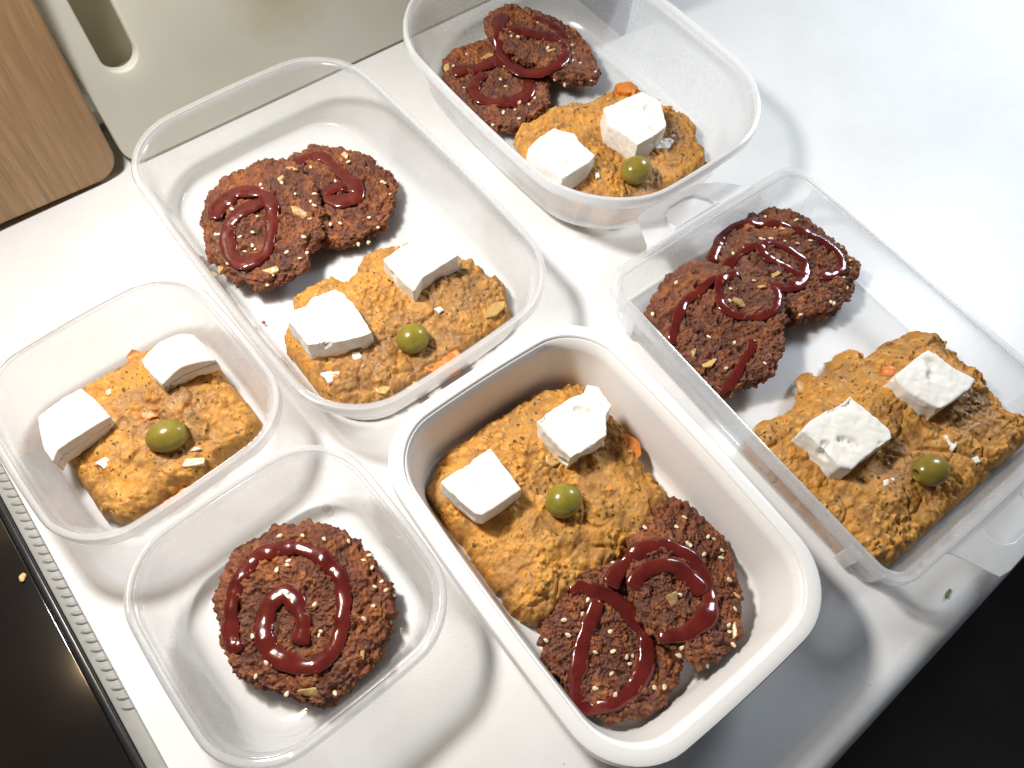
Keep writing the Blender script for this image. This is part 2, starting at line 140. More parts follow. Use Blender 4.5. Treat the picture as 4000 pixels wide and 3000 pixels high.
# ------------------------------------------------------------------ numpy noise
def _hash(ix, iy, iz, s):
    n = (ix.astype(np.int64) * 374761393 + iy.astype(np.int64) * 668265263 + iz.astype(np.int64) * 2147483647 + s * 1274126177) & 0xffffffff
    n = ((n ^ (n >> 13)) * 1274126177) & 0xffffffff
    n = ((n ^ (n >> 16)) * 2246822519) & 0xffffffff
    n = n ^ (n >> 15)
    return (n & 0xffffff) / float(0xffffff)
_RM = np.array([[0.8047, -0.5059, 0.3106], [0.3106, 0.8047, 0.5059], [-0.5059, -0.3106, 0.8047]])
def vnoise(p, scale, s=0):
    q = (p @ _RM) / scale
    i = np.floor(q); fr = q - i
    u = fr * fr * fr * (fr * (fr * 6 - 15) + 10)
    i = i.astype(np.int64)
    out = 0
    for dx in (0, 1):
        wx = u[:, 0] if dx else 1 - u[:, 0]
        for dy in (0, 1):
            wy = u[:, 1] if dy else 1 - u[:, 1]
            for dz in (0, 1):
                wz = u[:, 2] if dz else 1 - u[:, 2]
                out = out + wx * wy * wz * _hash(i[:, 0] + dx, i[:, 1] + dy, i[:, 2] + dz, s)
    return out * 2 - 1
def fbm(p, scale, s=0, octv=3):
    a = 1.0; t = 0; n = 0
    for k in range(octv):
        t = t + a * vnoise(p, scale, s + k * 17); n += a
        a *= 0.5; scale *= 0.5
    return t / n
def worley(p, scale, s=0):
    q = p / scale
    i = np.floor(q).astype(np.int64)
    best = np.full(len(p), 9.0); second = np.full(len(p), 9.0); cid = np.zeros(len(p))
    for dx in (-1, 0, 1):
        for dy in (-1, 0, 1):
            for dz in (-1, 0, 1):
                c = i + np.array([dx, dy, dz])
                fx = c[:, 0] + _hash(c[:, 0], c[:, 1], c[:, 2], s)
                fy = c[:, 1] + _hash(c[:, 0], c[:, 1], c[:, 2], s + 1)
                fz = c[:, 2] + _hash(c[:, 0], c[:, 1], c[:, 2], s + 2)
                d = np.sqrt((q[:, 0] - fx) ** 2 + (q[:, 1] - fy) ** 2 + (q[:, 2] - fz) ** 2)
                nid = _hash(c[:, 0], c[:, 1], c[:, 2], s + 3)
                closer = d < best
                second = np.where(closer, best, np.minimum(second, d))
                cid = np.where(closer, nid, cid)
                best = np.where(closer, d, best)
    return best, second, cid

# ------------------------------------------------------------------ object helpers
def tag(o, label=None, cat=None, group=None, kind=None):
    if label: o['label'] = label
    if cat: o['category'] = cat
    if group: o['group'] = group
    if kind: o['kind'] = kind
    return o
def empty(name, loc, rz=0.0):
    o = bpy.data.objects.new(name, None)
    o.empty_display_size = 0.02
    o.location = loc; o.rotation_euler = (0, 0, rz)
    col.objects.link(o)
    return o
def link(name, me, mat, parent=None, smooth=True, sharp=0):
    o = bpy.data.objects.new(name, me)
    if mat and not me.materials: me.materials.append(mat)
    if smooth:
        me.polygons.foreach_set('use_smooth', [True] * len(me.polygons))
        if sharp: me.set_sharp_from_angle(angle=math.radians(sharp))
    col.objects.link(o)
    if parent is not None: o.parent = parent
    return o
def mesh(name, v, f):
    me = bpy.data.meshes.new(name)
    me.from_pydata([tuple(map(float, p)) for p in v], [], f)
    me.update()
    return me
def fix_normals(me):
    bm = bmesh.new(); bm.from_mesh(me)
    bmesh.ops.recalc_face_normals(bm, faces=bm.faces)
    bm.to_mesh(me); bm.free()
    return me
def bevel_box(name, x0, x1, y0, y1, z0, z1, bev, seg=3):
    bm = bmesh.new()
    bmesh.ops.create_cube(bm, size=1)
    for v in bm.verts:
        v.co = Vector(((x0 + x1) / 2 + v.co.x * (x1 - x0), (y0 + y1) / 2 + v.co.y * (y1 - y0), (z0 + z1) / 2 + v.co.z * (z1 - z0)))
    if bev > 0:
        bmesh.ops.bevel(bm, geom=list(bm.edges), offset=bev, segments=seg, profile=0.5, affect='EDGES')
    me = bpy.data.meshes.new(name); bm.to_mesh(me); bm.free()
    return me
def attr(me, name, vals):
    a = me.attributes.new(name, 'FLOAT', 'POINT')
    a.data.foreach_set('value', np.asarray(vals, dtype=np.float32))

# ------------------------------------------------------------------ materials
class NT:
    def __init__(s, name):
        s.m = bpy.data.materials.new(name); s.m.use_nodes = True
        s.t = s.m.node_tree; s.t.nodes.clear()
        s.out = s.t.nodes.new('ShaderNodeOutputMaterial')
    def n(s, typ, **kw):
        nd = s.t.nodes.new(typ)
        for k, v in kw.items():
            if k.startswith('i_'):
                nd.inputs[k[2:].replace('_', ' ')].default_value = v
            else: setattr(nd, k, v)
        return nd
    def l(s, a, b): s.t.links.new(a, b)
    def ramp(s, fac, stops, interp='LINEAR'):
        r = s.n('ShaderNodeValToRGB'); r.color_ramp.interpolation = interp
        e = r.color_ramp.elements
        while len(e) > 1: e.remove(e[-1])
        e[0].position = stops[0][0]; e[0].color = (*stops[0][1], 1)
        for p, c in stops[1:]:
            x = e.new(p); x.color = (*c, 1)
        s.l(fac, r.inputs[0]); return r.outputs[0]
    def mix(s, fac, a, b, mode='MIX'):
        x = s.n('ShaderNodeMix', data_type='RGBA', blend_type=mode)
        if isinstance(fac, (int, float)): x.inputs[0].default_value = fac
        else: s.l(fac, x.inputs[0])
        for i, c in ((6, a), (7, b)):
            if isinstance(c, tuple): x.inputs[i].default_value = (*c, 1)
            else: s.l(c, x.inputs[i])
        return x.outputs[2]
    def math(s, op, a, b=0.0, clamp=False):
        x = s.n('ShaderNodeMath', operation=op, use_clamp=clamp)
        for i, c in ((0, a), (1, b)):
            if isinstance(c, (int, float)): x.inputs[i].default_value = c
            else: s.l(c, x.inputs[i])
        return x.outputs[0]
    def coord(s): return s.n('ShaderNodeTexCoord').outputs['Object']
    def noise(s, scale, detail=3.0, rough=0.55, vec=None):
        x = s.n('ShaderNodeTexNoise'); x.inputs['Scale'].default_value = scale
        x.inputs['Detail'].default_value = detail; x.inputs['Roughness'].default_value = rough
        s.l(vec if vec is not None else s.coord(), x.inputs['Vector'])
        return x.outputs['Fac']
    def vor(s, scale, feature='F1', vec=None, out='Distance'):
        x = s.n('ShaderNodeTexVoronoi', feature=feature); x.inputs['Scale'].default_value = scale
        s.l(vec if vec is not None else s.coord(), x.inputs['Vector'])
        return x.outputs[out]
    def attr(s, name): return s.n('ShaderNodeAttribute', attribute_name=name).outputs['Fac']
    def bump(s, h, strength, dist):
        b = s.n('ShaderNodeBump'); b.inputs['Strength'].default_value = strength
        b.inputs['Distance'].default_value = dist
        s.l(h, b.inputs['Height']); return b.outputs[0]
    def principled(s, color, rough=0.5, **kw):
        p = s.n('ShaderNodeBsdfPrincipled')
        if isinstance(color, tuple): p.inputs['Base Color'].default_value = (*color, 1)
        else: s.l(color, p.inputs['Base Color'])
        if isinstance(rough, (int, float)): p.inputs['Roughness'].default_value = rough
        else: s.l(rough, p.inputs['Roughness'])
        for k, v in kw.items():
            k = k.replace('_', ' ')
            if k == 'Normal': s.l(v, p.inputs['Normal'])
            else: p.inputs[k].default_value = v
        return p.outputs[0]
    def done(s, sh):
        s.l(sh, s.out.inputs['Surface']); return s.m

def plastic(name, base, graze, tint=(0.93, 0.94, 0.95), rough=0.12, gloss=1.0, transl=0.55):
    """thin translucent polypropylene: mostly see-through, milkier where the wall is seen edge-on"""
    t = NT(name)
    lw = t.n('ShaderNodeLayerWeight'); lw.inputs['Blend'].default_value = 0.5
    f2 = t.math('POWER', lw.outputs['Facing'], 2.5)
    haze = t.noise(28, 6, 0.68)
    fac = t.math('ADD', t.math('MULTIPLY', f2, graze), base)
    fac = t.math('MULTIPLY', fac, t.math('ADD', t.math('MULTIPLY', haze, 1.1), 0.45), True)
    dif = t.n('ShaderNodeBsdfDiffuse'); dif.inputs['Color'].default_value = (*tint, 1)
    trl = t.n('ShaderNodeBsdfTranslucent'); trl.inputs['Color'].default_value = (*tint, 1)
    mm = t.n('ShaderNodeMixShader'); mm.inputs[0].default_value = transl
    t.l(dif.outputs[0], mm.inputs[1]); t.l(trl.outputs[0], mm.inputs[2])
    tr = t.n('ShaderNodeBsdfTransparent'); tr.inputs['Color'].default_value = (0.985, 0.985, 0.985, 1)
    m2 = t.n('ShaderNodeMixShader'); t.l(fac, m2.inputs[0])
    t.l(tr.outputs[0], m2.inputs[1]); t.l(mm.outputs[0], m2.inputs[2])
    gl = t.n('ShaderNodeBsdfGlossy'); gl.inputs['Roughness'].default_value = rough
    gl.inputs['Color'].default_value = (1, 1, 1, 1)
    bmp = t.bump(t.noise(35, 2), 0.12, 0.004); t.l(bmp, gl.inputs['Normal'])
    fr = t.n('ShaderNodeFresnel'); fr.inputs['IOR'].default_value = 1.45
    geo = t.n('ShaderNodeNewGeometry')
    front = t.math('SUBTRACT', 1.0, geo.outputs['Backfacing'])
    ff = t.math('MULTIPLY', t.math('MULTIPLY', fr.outputs[0], gloss), front, True)
    m3 = t.n('ShaderNodeMixShader'); t.l(ff, m3.inputs[0])
    t.l(m2.outputs[0], m3.inputs[1]); t.l(gl.outputs[0], m3.inputs[2])
    return t.done(m3.outputs[0])

MAT = {}
MAT['clear'] = plastic('clear_plastic', 0.135, 0.38)
MAT['clear_rim'] = plastic('clear_plastic_rim', 0.30, 0.50, rough=0.10)
MAT['clip'] = plastic('clip_box_plastic', 0.13, 0.36)
MAT['clip_rim'] = plastic('clip_box_rim_plastic', 0.26, 0.45)
MAT['flap'] = plastic('clip_flap_plastic', 0.68, 0.25)
MAT['milky'] = plastic('milky_plastic', 0.25, 0.42, rough=0.2, transl=0.5)
MAT['milky_rim'] = plastic('milky_rim_plastic', 0.62, 0.3, rough=0.2, transl=0.5)

def m_white():
    t = NT('white_plastic')
    b = t.bump(t.noise(900, 2), 0.05, 0.0004)
    return t.done(t.principled((0.80, 0.79, 0.775), 0.32, Normal=b, Subsurface_Weight=0.0))
MAT['white'] = m_white()

def m_counter():
    t = NT('white_laminate')
    n1 = t.noise(18, 6, 0.62); n2 = t.noise(140, 4, 0.6)
    c = t.ramp(n1, [(0.30, (0.745, 0.742, 0.735)), (0.62, (0.79, 0.79, 0.787))])
    c = t.mix(t.math('MULTIPLY', t.ramp(n2, [(0.5, (0, 0, 0)), (0.75, (1, 1, 1))]), 0.10), c, (0.58, 0.57, 0.56))
    sp = t.vor(90); sp2 = t.noise(25, 1)
    k = t.math('MULTIPLY', t.math('LESS_THAN', sp, 0.045), t.math('GREATER_THAN', sp2, 0.60))
    c = t.mix(t.math('MULTIPLY', k, 0.5), c, (0.22, 0.22, 0.21))
    b = t.bump(t.noise(500, 3), 0.10, 0.0006)
    return t.done(t.principled(c, 0.38, Normal=b))
MAT['counter'] = m_counter()

def m_mash():
    t = NT('lentil_mash')
    g = t.attr('grain'); w = t.attr('wet')
    n1 = t.noise(55, 4, 0.6); n2 = t.noise(210, 4, 0.65)
    c = t.ramp(n1, [(0.30, (0.23, 0.105, 0.034)), (0.44, (0.38, 0.185, 0.050)), (0.55, (0.50, 0.240, 0.050)), (0.66, (0.60, 0.265, 0.040)), (0.78, (0.60, 0.215, 0.026))])
    c2 = t.ramp(g, [(0.05, (0.32, 0.165, 0.06)), (0.25, (0.44, 0.235, 0.072)), (0.45, (0.62, 0.315, 0.065)), (0.65, (0.71, 0.385, 0.085)), (0.80, (0.63, 0.225, 0.026)), (0.95, (0.68, 0.43, 0.16))])
    c = t.mix(t.math('ADD', 0.12, t.math('MULTIPLY', t.attr('bits'), 0.8)), c, c2)  # yellow grains on browner paste, shade of the gaps put into the colour
    c = t.mix(t.math('MULTIPLY', w, 0.65), c, (0.27, 0.145, 0.065))
    c = t.mix(t.math('MULTIPLY', t.ramp(n2, [(0.55, (0, 0, 0)), (0.72, (1, 1, 1))]), 0.35), c, (0.24, 0.10, 0.03))
    # herb and pepper flecks
    for sc, th, nz, colr in ((210, 0.20, 0.55, (0.045, 0.05, 0.02)), (330, 0.18, 0.52, (0.09, 0.04, 0.012)), (120, 0.14, 0.57, (0.05, 0.06, 0.03))):
        mp = t.n('ShaderNodeMapping'); mp.inputs['Rotation'].default_value = (0.3, 0.7, sc)
        mp.inputs['Scale'].default_value = (1.0, 0.55, 1.0)
        wv = t.n('ShaderNodeVectorMath', operation='ADD')
        nv = t.n('ShaderNodeTexNoise'); nv.inputs['Scale'].default_value = 180
        t.l(t.coord(), nv.inputs['Vector'])
        sv = t.n('ShaderNodeVectorMath', operation='SCALE'); sv.inputs[3].default_value = 0.004
        t.l(nv.outputs['Color'], sv.inputs[0])
        t.l(t.coord(), wv.inputs[0]); t.l(sv.outputs[0], wv.inputs[1]); t.l(wv.outputs[0], mp.inputs['Vector'])
        d = t.vor(sc, vec=mp.outputs[0])
        msk = t.math('MULTIPLY', t.math('LESS_THAN', d, th), t.math('GREATER_THAN', t.noise(sc * 0.35, 1), nz))
        c = t.mix(t.math('MULTIPLY', msk, 0.85), c, colr)
    h = t.math('ADD', t.noise(420, 4, 0.65), t.math('MULTIPLY', t.vor(330), -0.6))
    b = t.bump(h, 0.60, 0.0009)
    r = t.math('SUBTRACT', t.ramp(t.noise(150, 2), [(0.35, (0.42,) * 3), (0.65, (0.75,) * 3)]), t.math('MULTIPLY', w, 0.20))
    return t.done(t.principled(c, r, Normal=b, Specular_IOR_Level=0.32))
MAT['mash'] = m_mash()

def m_patty():
    t = NT('fried_patty')
    g = t.attr('grain')
    n1 = t.noise(45, 4, 0.6); n2 = t.noise(230, 4, 0.65)
    c = t.ramp(n1, [(0.30, (0.055, 0.016, 0.008)), (0.44, (0.122, 0.033, 0.014)), (0.54, (0.20, 0.055, 0.019)), (0.66, (0.36, 0.105, 0.020))])
    c2 = t.ramp(g, [(0.0, (0.040, 0.013, 0.008)), (0.25, (0.095, 0.029, 0.014)), (0.55, (0.165, 0.053, 0.023)), (0.72, (0.28, 0.090, 0.022)), (0.9, (0.40, 0.145, 0.026)), (1.0, (0.45, 0.20, 0.05))])
    c = t.mix(0.55, c, c2)
    c = t.mix(t.math('MULTIPLY', t.ramp(n2, [(0.56, (0, 0, 0)), (0.68, (1, 1, 1))]), 0.45), c, (0.045, 0.014, 0.010))
    d = t.vor(260); msk = t.math('MULTIPLY', t.math('LESS_THAN', d, 0.22), t.math('GREATER_THAN', t.noise(70, 1), 0.62))
    c = t.mix(t.math('MULTIPLY', msk, 0.7), c, (0.40, 0.17, 0.045))
    h = t.math('ADD', t.noise(600, 4, 0.7), t.math('MULTIPLY', t.vor(420), -0.8))
    b = t.bump(h, 0.7, 0.0010)
    rr = t.ramp(t.noise(120, 3), [(0.35, (0.42,) * 3), (0.65, (0.72,) * 3)])
    return t.done(t.principled(c, rr, Normal=b))
MAT['patty'] = m_patty()

def m_ketchup():
    t = NT('ketchup')
    n = t.noise(90, 3)
    c = t.ramp(n, [(0.35, (0.088, 0.0090, 0.0075)), (0.7, (0.140, 0.017, 0.011))])
    b = t.bump(t.noise(120, 2), 0.18, 0.0015)
    return t.done(t.principled(c, 0.14, Normal=b, Specular_IOR_Level=0.6, Subsurface_Weight=0.10, Subsurface_Radius=(0.003, 0.0006, 0.0004), Subsurface_Scale=0.5))
MAT['ketchup'] = m_ketchup()

def m_cheese():
    t = NT('white_cheese')
    n = t.noise(160, 4, 0.6)
    c = t.ramp(n, [(0.3, (0.77, 0.74, 0.67)), (0.7, (0.84, 0.82, 0.77))])
    h = t.math('ADD', t.noise(240, 4, 0.6), t.math('MULTIPLY', t.noise(1100, 2), 0.3))
    b = t.bump(h, 0.16, 0.0008)
    return t.done(t.principled(c, 0.55, Normal=b, Subsurface_Weight=0.15, Subsurface_Radius=(0.003, 0.0025, 0.002), Subsurface_Scale=0.6))
MAT['cheese'] = m_cheese()

def m_olive():
    t = NT('green_olive')
    n = t.noise(80, 3, 0.6)
    c = t.ramp(n, [(0.3, (0.19, 0.155, 0.018)), (0.55, (0.26, 0.215, 0.03)), (0.8, (0.34, 0.28, 0.06))])
    oi = t.n('ShaderNodeObjectInfo')
    c = t.mix(t.math('MULTIPLY', oi.outputs['Random'], 0.5), c, (0.20, 0.13, 0.02))
    d = t.vor(700); c = t.mix(t.math('MULTIPLY', t.math('LESS_THAN', d, 0.12), 0.35), c, (0.32, 0.28, 0.10))
    b = t.bump(t.noise(300, 3), 0.10, 0.0006)
    return t.done(t.principled(c, 0.24, Normal=b, Subsurface_Weight=0.1, Subsurface_Radius=(0.003, 0.002, 0.0008), Subsurface_Scale=0.5))
MAT['olive'] = m_olive()

def simple(name, stops, scale, rough, bump=0.3, dist=0.0006, **kw):
    t = NT(name)
    c = t.ramp(t.noise(scale, 4, 0.6), stops)
    b = t.bump(t.noise(scale * 3, 3), bump, dist)
    return t.done(t.principled(c, rough, Normal=b, **kw))
MAT['carrot'] = simple('boiled_carrot', [(0.3, (0.46, 0.20, 0.045)), (0.45, (0.60, 0.17, 0.02)), (0.7, (0.68, 0.22, 0.025))], 140, 0.45)
MAT['onion'] = simple('cooked_onion', [(0.3, (0.42, 0.25, 0.08)), (0.7, (0.60, 0.40, 0.14))], 160, 0.3)
MAT['onion_fried'] = simple('fried_onion', [(0.3, (0.42, 0.20, 0.05)), (0.55, (0.62, 0.42, 0.17)), (0.8, (0.34, 0.13, 0.03))], 150, 0.3)
MAT['seed'] = simple('sesame_seed_hull', [(0.3, (0.68, 0.56, 0.36)), (0.7, (0.80, 0.71, 0.52))], 300, 0.35, 0.1)
MAT['glass'] = simple('black_hob_glass', [(0.3, (0.007, 0.006, 0.006)), (0.52, (0.012, 0.008, 0.006)), (0.7, (0.040, 0.022, 0.011))], 9, 0.09, 0.02, Specular_IOR_Level=1.0)  # brown blotches put a warm reflection into the black glass colour
MAT['frame'] = simple('black_hob_frame', [(0.3, (0.012, 0.012, 0.013)), (0.7, (0.02, 0.02, 0.022))], 60, 0.25, 0.1)
MAT['seal'] = simple('grey_seal', [(0.3, (0.27, 0.27, 0.25)), (0.7, (0.33, 0.33, 0.31))], 60, 0.5, 0.15)
MAT['metal'] = simple('brushed_aluminium', [(0.3, (0.55, 0.55, 0.53)), (0.7, (0.66, 0.66, 0.64))], 60, 0.28, 0.1, Metallic=1.0)
MAT['wall'] = simple('beige_wall', [(0.3, (0.62, 0.55, 0.41)), (0.7, (0.70, 0.62, 0.47))], 12, 0.45, 0.2, 0.002)
MAT['floor'] = simple('dark_floor', [(0.3, (0.03, 0.024, 0.021)), (0.7, (0.085, 0.055, 0.042))], 3, 0.45, 0.2, 0.002)
MAT['blue'] = simple('dark_blue_plastic', [(0.3, (0.012, 0.028, 0.075)), (0.7, (0.018, 0.038, 0.095))], 30, 0.4, 0.1)
MAT['herb'] = simple('green_herb', [(0.3, (0.10, 0.12, 0.03)), (0.7, (0.24, 0.24, 0.09))], 300, 0.5)
MAT['flake'] = simple('dark_herb_flake', [(0.3, (0.030, 0.036, 0.014)), (0.7, (0.085, 0.085, 0.035))], 400, 0.5)
MAT['redbit'] = simple('red_crumb', [(0.3, (0.22, 0.03, 0.012)), (0.7, (0.30, 0.05, 0.02))], 300, 0.5)
MAT['crumb'] = simple('brown_crumb', [(0.3, (0.30, 0.13, 0.03)), (0.7, (0.42, 0.20, 0.05))], 300, 0.5)
MAT['bread'] = simple('pale_crumb', [(0.3, (0.55, 0.35, 0.12)), (0.7, (0.70, 0.48, 0.20))], 300, 0.5)

def m_wood():
    t = NT('bamboo_wood')
    mp = t.n('ShaderNodeMapping'); mp.inputs['Scale'].default_value = (1.0, 0.06, 1.0)
    mp.inputs['Rotation'].default_value = (0, 0, 0.03)
    t.l(t.coord(), mp.inputs['Vector'])
    n1 = t.noise(260, 5, 0.65, mp.outputs[0]); n2 = t.noise(45, 4, 0.6, mp.outputs[0])
    c = t.ramp(n1, [(0.30, (0.21, 0.120, 0.055)), (0.52, (0.31, 0.190, 0.092)), (0.72, (0.40, 0.260, 0.140))])
    c = t.mix(t.ramp(n2, [(0.35, (0.55,) * 3), (0.65, (0.0,) * 3)]), c, (0.25, 0.145, 0.068))
    b = t.bump(n1, 0.15, 0.0006)
    return t.done(t.principled(c, 0.45, Normal=b))
MAT['wood'] = m_wood()
def m_hdpe():
    t = NT('cutting_board_plastic')
    n = t.noise(9, 3, 0.5)
    c = t.ramp(n, [(0.35, (0.80, 0.79, 0.69)), (0.70, (0.86, 0.86, 0.79))])
    # turmeric stain
    vm = t.n('ShaderNodeVectorMath', operation='DISTANCE'); t.l(t.coord(), vm.inputs[0]); vm.inputs[1].default_value = (0.150, 0.075, 0.0)
    st = t.math('ADD', vm.outputs['Value'], t.math('MULTIPLY', t.noise(40, 3), 0.03))
    c = t.mix(t.ramp(st, [(0.018, (0.5,) * 3), (0.060, (0.0,) * 3)]), c, (0.52, 0.42, 0.09))
    b = t.bump(t.noise(500, 3), 0.12, 0.0006)
    sh = t.principled(c, 0.42, Normal=b)
    tl = t.n('ShaderNodeBsdfTranslucent'); t.l(c, tl.inputs['Color'])
    x = t.n('ShaderNodeMixShader'); x.inputs[0].default_value = 0.5
    t.l(sh, x.inputs[1]); t.l(tl.outputs[0], x.inputs[2])
    return t.done(x.outputs[0])
MAT['hdpe'] = m_hdpe()
def m_drop():
    t = NT('water')
    tr = t.n('ShaderNodeBsdfTransparent'); tr.inputs['Color'].default_value = (0.90, 0.91, 0.88, 1)
    gl = t.n('ShaderNodeBsdfGlossy'); gl.inputs['Roughness'].default_value = 0.04
    fr = t.n('ShaderNodeFresnel'); fr.inputs['IOR'].default_value = 1.33
    x = t.n('ShaderNodeMixShader'); t.l(fr.outputs[0], x.inputs[0]); t.l(tr.outputs[0], x.inputs[1]); t.l(gl.outputs[0], x.inputs[2])
    return t.done(x.outputs[0])
MAT['water'] = m_drop()

# ------------------------------------------------------------------ the setting
def structure(o): o['kind'] = 'structure'; return o
# worktop with a rounded front edge
def worktop():
    prof = [(0.62, 0.0)]
    r = 0.016; yf = -0.1165
    for k in range(13):
        a = math.pi / 2 + k * math.pi / 12
        prof.append((yf + r + r * math.cos(a), -r + r * math.sin(a)))
    prof += [(yf + 0.006, -0.038), (0.62, -0.038)]
    v = []; f = []
    xs = [-1.2, 1.8]
    for x in xs:
        for y, z in prof: v.append((x, y, z))
    n = len(prof)
    for i in range(n): f.append((i, (i + 1) % n, n + (i + 1) % n, n + i))
    f.append(tuple(range(n))); f.append(tuple(range(2 * n - 1, n - 1, -1)))
    me = fix_normals(mesh('worktop', v, f))
    o = link('worktop', me, MAT['counter'])
    return structure(o)
worktop()
structure(link('floor', bevel_box('floor', -2.5, 3.0, -2.5, 1.0, -0.95, -0.90, 0), MAT['floor'], smooth=False))
structure(link('wall', bevel_box('wall', -2.0, 2.5, 0.540, 0.60, -0.90, 1.6, 0), MAT['wall'], smooth=False))

# aluminium upstand strip along the wall
def upstand():
    prof = [(0.520, 0.0005), (0.520, 0.006), (0.527, 0.012), (0.531, 0.024), (0.535, 0.026), (0.5395, 0.030), (0.5395, 0.0005)]
    v = []; f = []
    for x in (-1.2, 1.8):
        for y, z in prof: v.append((x, y, z))
    n = len(prof)
    for i in range(n): f.append((i, (i + 1) % n, n + (i + 1) % n, n + i))
    f.append(tuple(range(n))); f.append(tuple(range(2 * n - 1, n - 1, -1)))
    o = link('upstand_strip', fix_normals(mesh('upstand_strip', v, f)), MAT['metal'], smooth=False)
    tag(o, 'shiny aluminium upstand strip along the foot of the wall', 'trim')
upstand()

# ------------------------------------------------------------------ hob with seal strip
hob = empty('hob', (-0.40, 0.15, 0))
tag(hob, 'black glass hob with grey ribbed seal strip beside the worktop', 'hob')
def local(me, root):
    me.transform(root.matrix_basis.inverted()); return me
hob_m = Matrix.Translation((-0.40, 0.15, 0))
def to_hob(me): me.transform(hob_m.inverted()); return me
link('glass_top', to_hob(bevel_box('glass_top', -0.70, -0.1205, -0.09, 0.46, 0.001, 0.0055, 0.0008)), MAT['glass'], hob)
link('frame', to_hob(bevel_box('frame', -0.1203, -0.1165, -0.09, 0.46, 0.0005, 0.0062, 0.0009)), MAT['frame'], hob)
seal = link('seal_strip', to_hob(bevel_box('seal_strip', -0.1163, -0.1085, -0.09, 0.46, 0.0004, 0.0034, 0.0008)), MAT['seal'], hob)
rib_me = None
for k in range(38):
    y = 0.137 + k * 0.0060
    if rib_me is None:
        bm = bmesh.new(); bmesh.ops.create_uvsphere(bm, u_segments=10, v_segments=6, radius=1)
        for vv in bm.verts: vv.co = Vector((vv.co.x * 0.0034, vv.co.y * 0.0014, vv.co.z * 0.0012))
        bmesh.ops.rotate(bm, verts=bm.verts, cent=(0, 0, 0), matrix=Matrix.Rotation(-0.62, 3, 'Z'))
        rib_me = bpy.data.meshes.new('rib'); bm.to_mesh(rib_me); bm.free()
    o = link('rib', rib_me, MAT['seal'], seal)
    o.location = (-0.1108 + 0.40, y - 0.15, 0.0033)

# ------------------------------------------------------------------ cutting boards
def plate(name, outlines, thick, bev, mat, parent):
    cu = bpy.data.curves.new(name, 'CURVE'); cu.dimensions = '2D'; cu.fill_mode = 'BOTH'
    cu.extrude = thick / 2 - bev; cu.bevel_depth = bev; cu.bevel_resolution = 2
    for pts in outlines:
        sp = cu.splines.new('POLY'); sp.points.add(len(pts) - 1); sp.use_cyclic_u = True
        for p, q in zip(sp.points, pts): p.co = (q[0], q[1], 0, 1)
    tmp = bpy.data.objects.new(name, cu); col.objects.link(tmp)
    dg = bpy.context.evaluated_depsgraph_get()
    me = bpy.data.meshes.new_from_object(tmp.evaluated_get(dg))
    bpy.data.objects.remove(tmp)
    me.materials.clear()
    return link(name, me, mat, parent, smooth=False)
def rrect(x0, x1, y0, y1, r, n=10):
    pts = []
    for cx, cy, a0 in ((x1 - r, y1 - r, 0), (x0 + r, y1 - r, 90), (x0 + r, y0 + r, 180), (x1 - r, y0 + r, 270)):
        for k in range(n + 1):
            a = math.radians(a0 + 90 * k / n)
            pts.append((cx + r * math.cos(a), cy + r * math.sin(a)))
    return pts
def lean(o, x, y, z, deg, inplane=0.0):
    # board plane: local x along the wall, local y up the board, local z towards the room
    a = math.radians(deg)
    ex = Vector((1, 0, 0)); ey = Vector((0, math.sin(a), math.cos(a))); ez = ex.cross(ey)
    mt = Matrix((ex, ey, ez)).transposed().to_4x4() @ Matrix.Rotation(math.radians(inplane), 4, 'Z')
    mt.translation = Vector((x, y, z))
    o.matrix_world = mt
wb = plate('wooden_cutting_board', [rrect(-0.30, 0.0, 0.0, 0.42, 0.016)], 0.018, 0.002, MAT['wood'], None)
lean(wb, 0.0460, 0.4795, 0.0028, 9.5, -2.2)
tag(wb, 'brown bamboo cutting board leaning on the wall behind the hob', 'cutting board', 'cutting boards leaning on the wall')
slot = rrect(0.0145, 0.0415, 0.060, 0.170, 0.0134, 10)
pb = plate('plastic_cutting_board', [rrect(0.0, 0.36, 0.0, 0.215, 0.012), slot], 0.010, 0.0012, MAT['hdpe'], None)
lean(pb, 0.0555, 0.4775, 0.0022, 14.5)
tag(pb, 'pale translucent plastic cutting board with a slot handle and yellow stain', 'cutting board', 'cutting boards leaning on the wall')

# dark blue tray that shows through the tall milky container
bb = link('blue_tray', bevel_box('blue_tray', 0.4525, 0.4585, 0.372, 0.462, 0.0, 0.20, 0.0015), MAT['blue'])
tag(bb, 'dark blue tray on edge, showing through the wall of the milky container', 'tray')

# ------------------------------------------------------------------ containers
def rring(hx, hy, r, bow, z, nc=12, ns=14):
    """rounded rectangle ring with gently bowed sides"""
    pts = []
    r = min(r, hx * 0.98, hy * 0.98)
    def side(p, q, nrm, L):
        out = []
        for k in range(1, ns):
            t = k / ns
            out.append((p[0] + (q[0] - p[0]) * t, p[1] + (q[1] - p[1]) * t))
        return out
    corners = ((hx - r, hy - r, 0), (-(hx - r), hy - r, 90), (-(hx - r), -(hy - r), 180), (hx - r, -(hy - r), 270))
    for i, (cx, cy, a0) in enumerate(corners):
        arc = [(cx + r * math.cos(math.radians(a0 + 90 * k / nc)), cy + r * math.sin(math.radians(a0 + 90 * k / nc))) for k in range(nc + 1)]
        pts += arc
        c2 = corners[(i + 1) % 4]
        q = (c2[0] + r * math.cos(math.radians(c2[2])), c2[1] + r * math.sin(math.radians(c2[2])))
        pts += side(arc[-1], q, None, 0)
    out = []
    for x, y in pts:
        bx = bow * (1 - (y / hy) ** 2) * (x / hx); by = bow * (1 - (x / hx) ** 2) * (y / hy)
        out.append((x + bx, y + by, z))
    return out
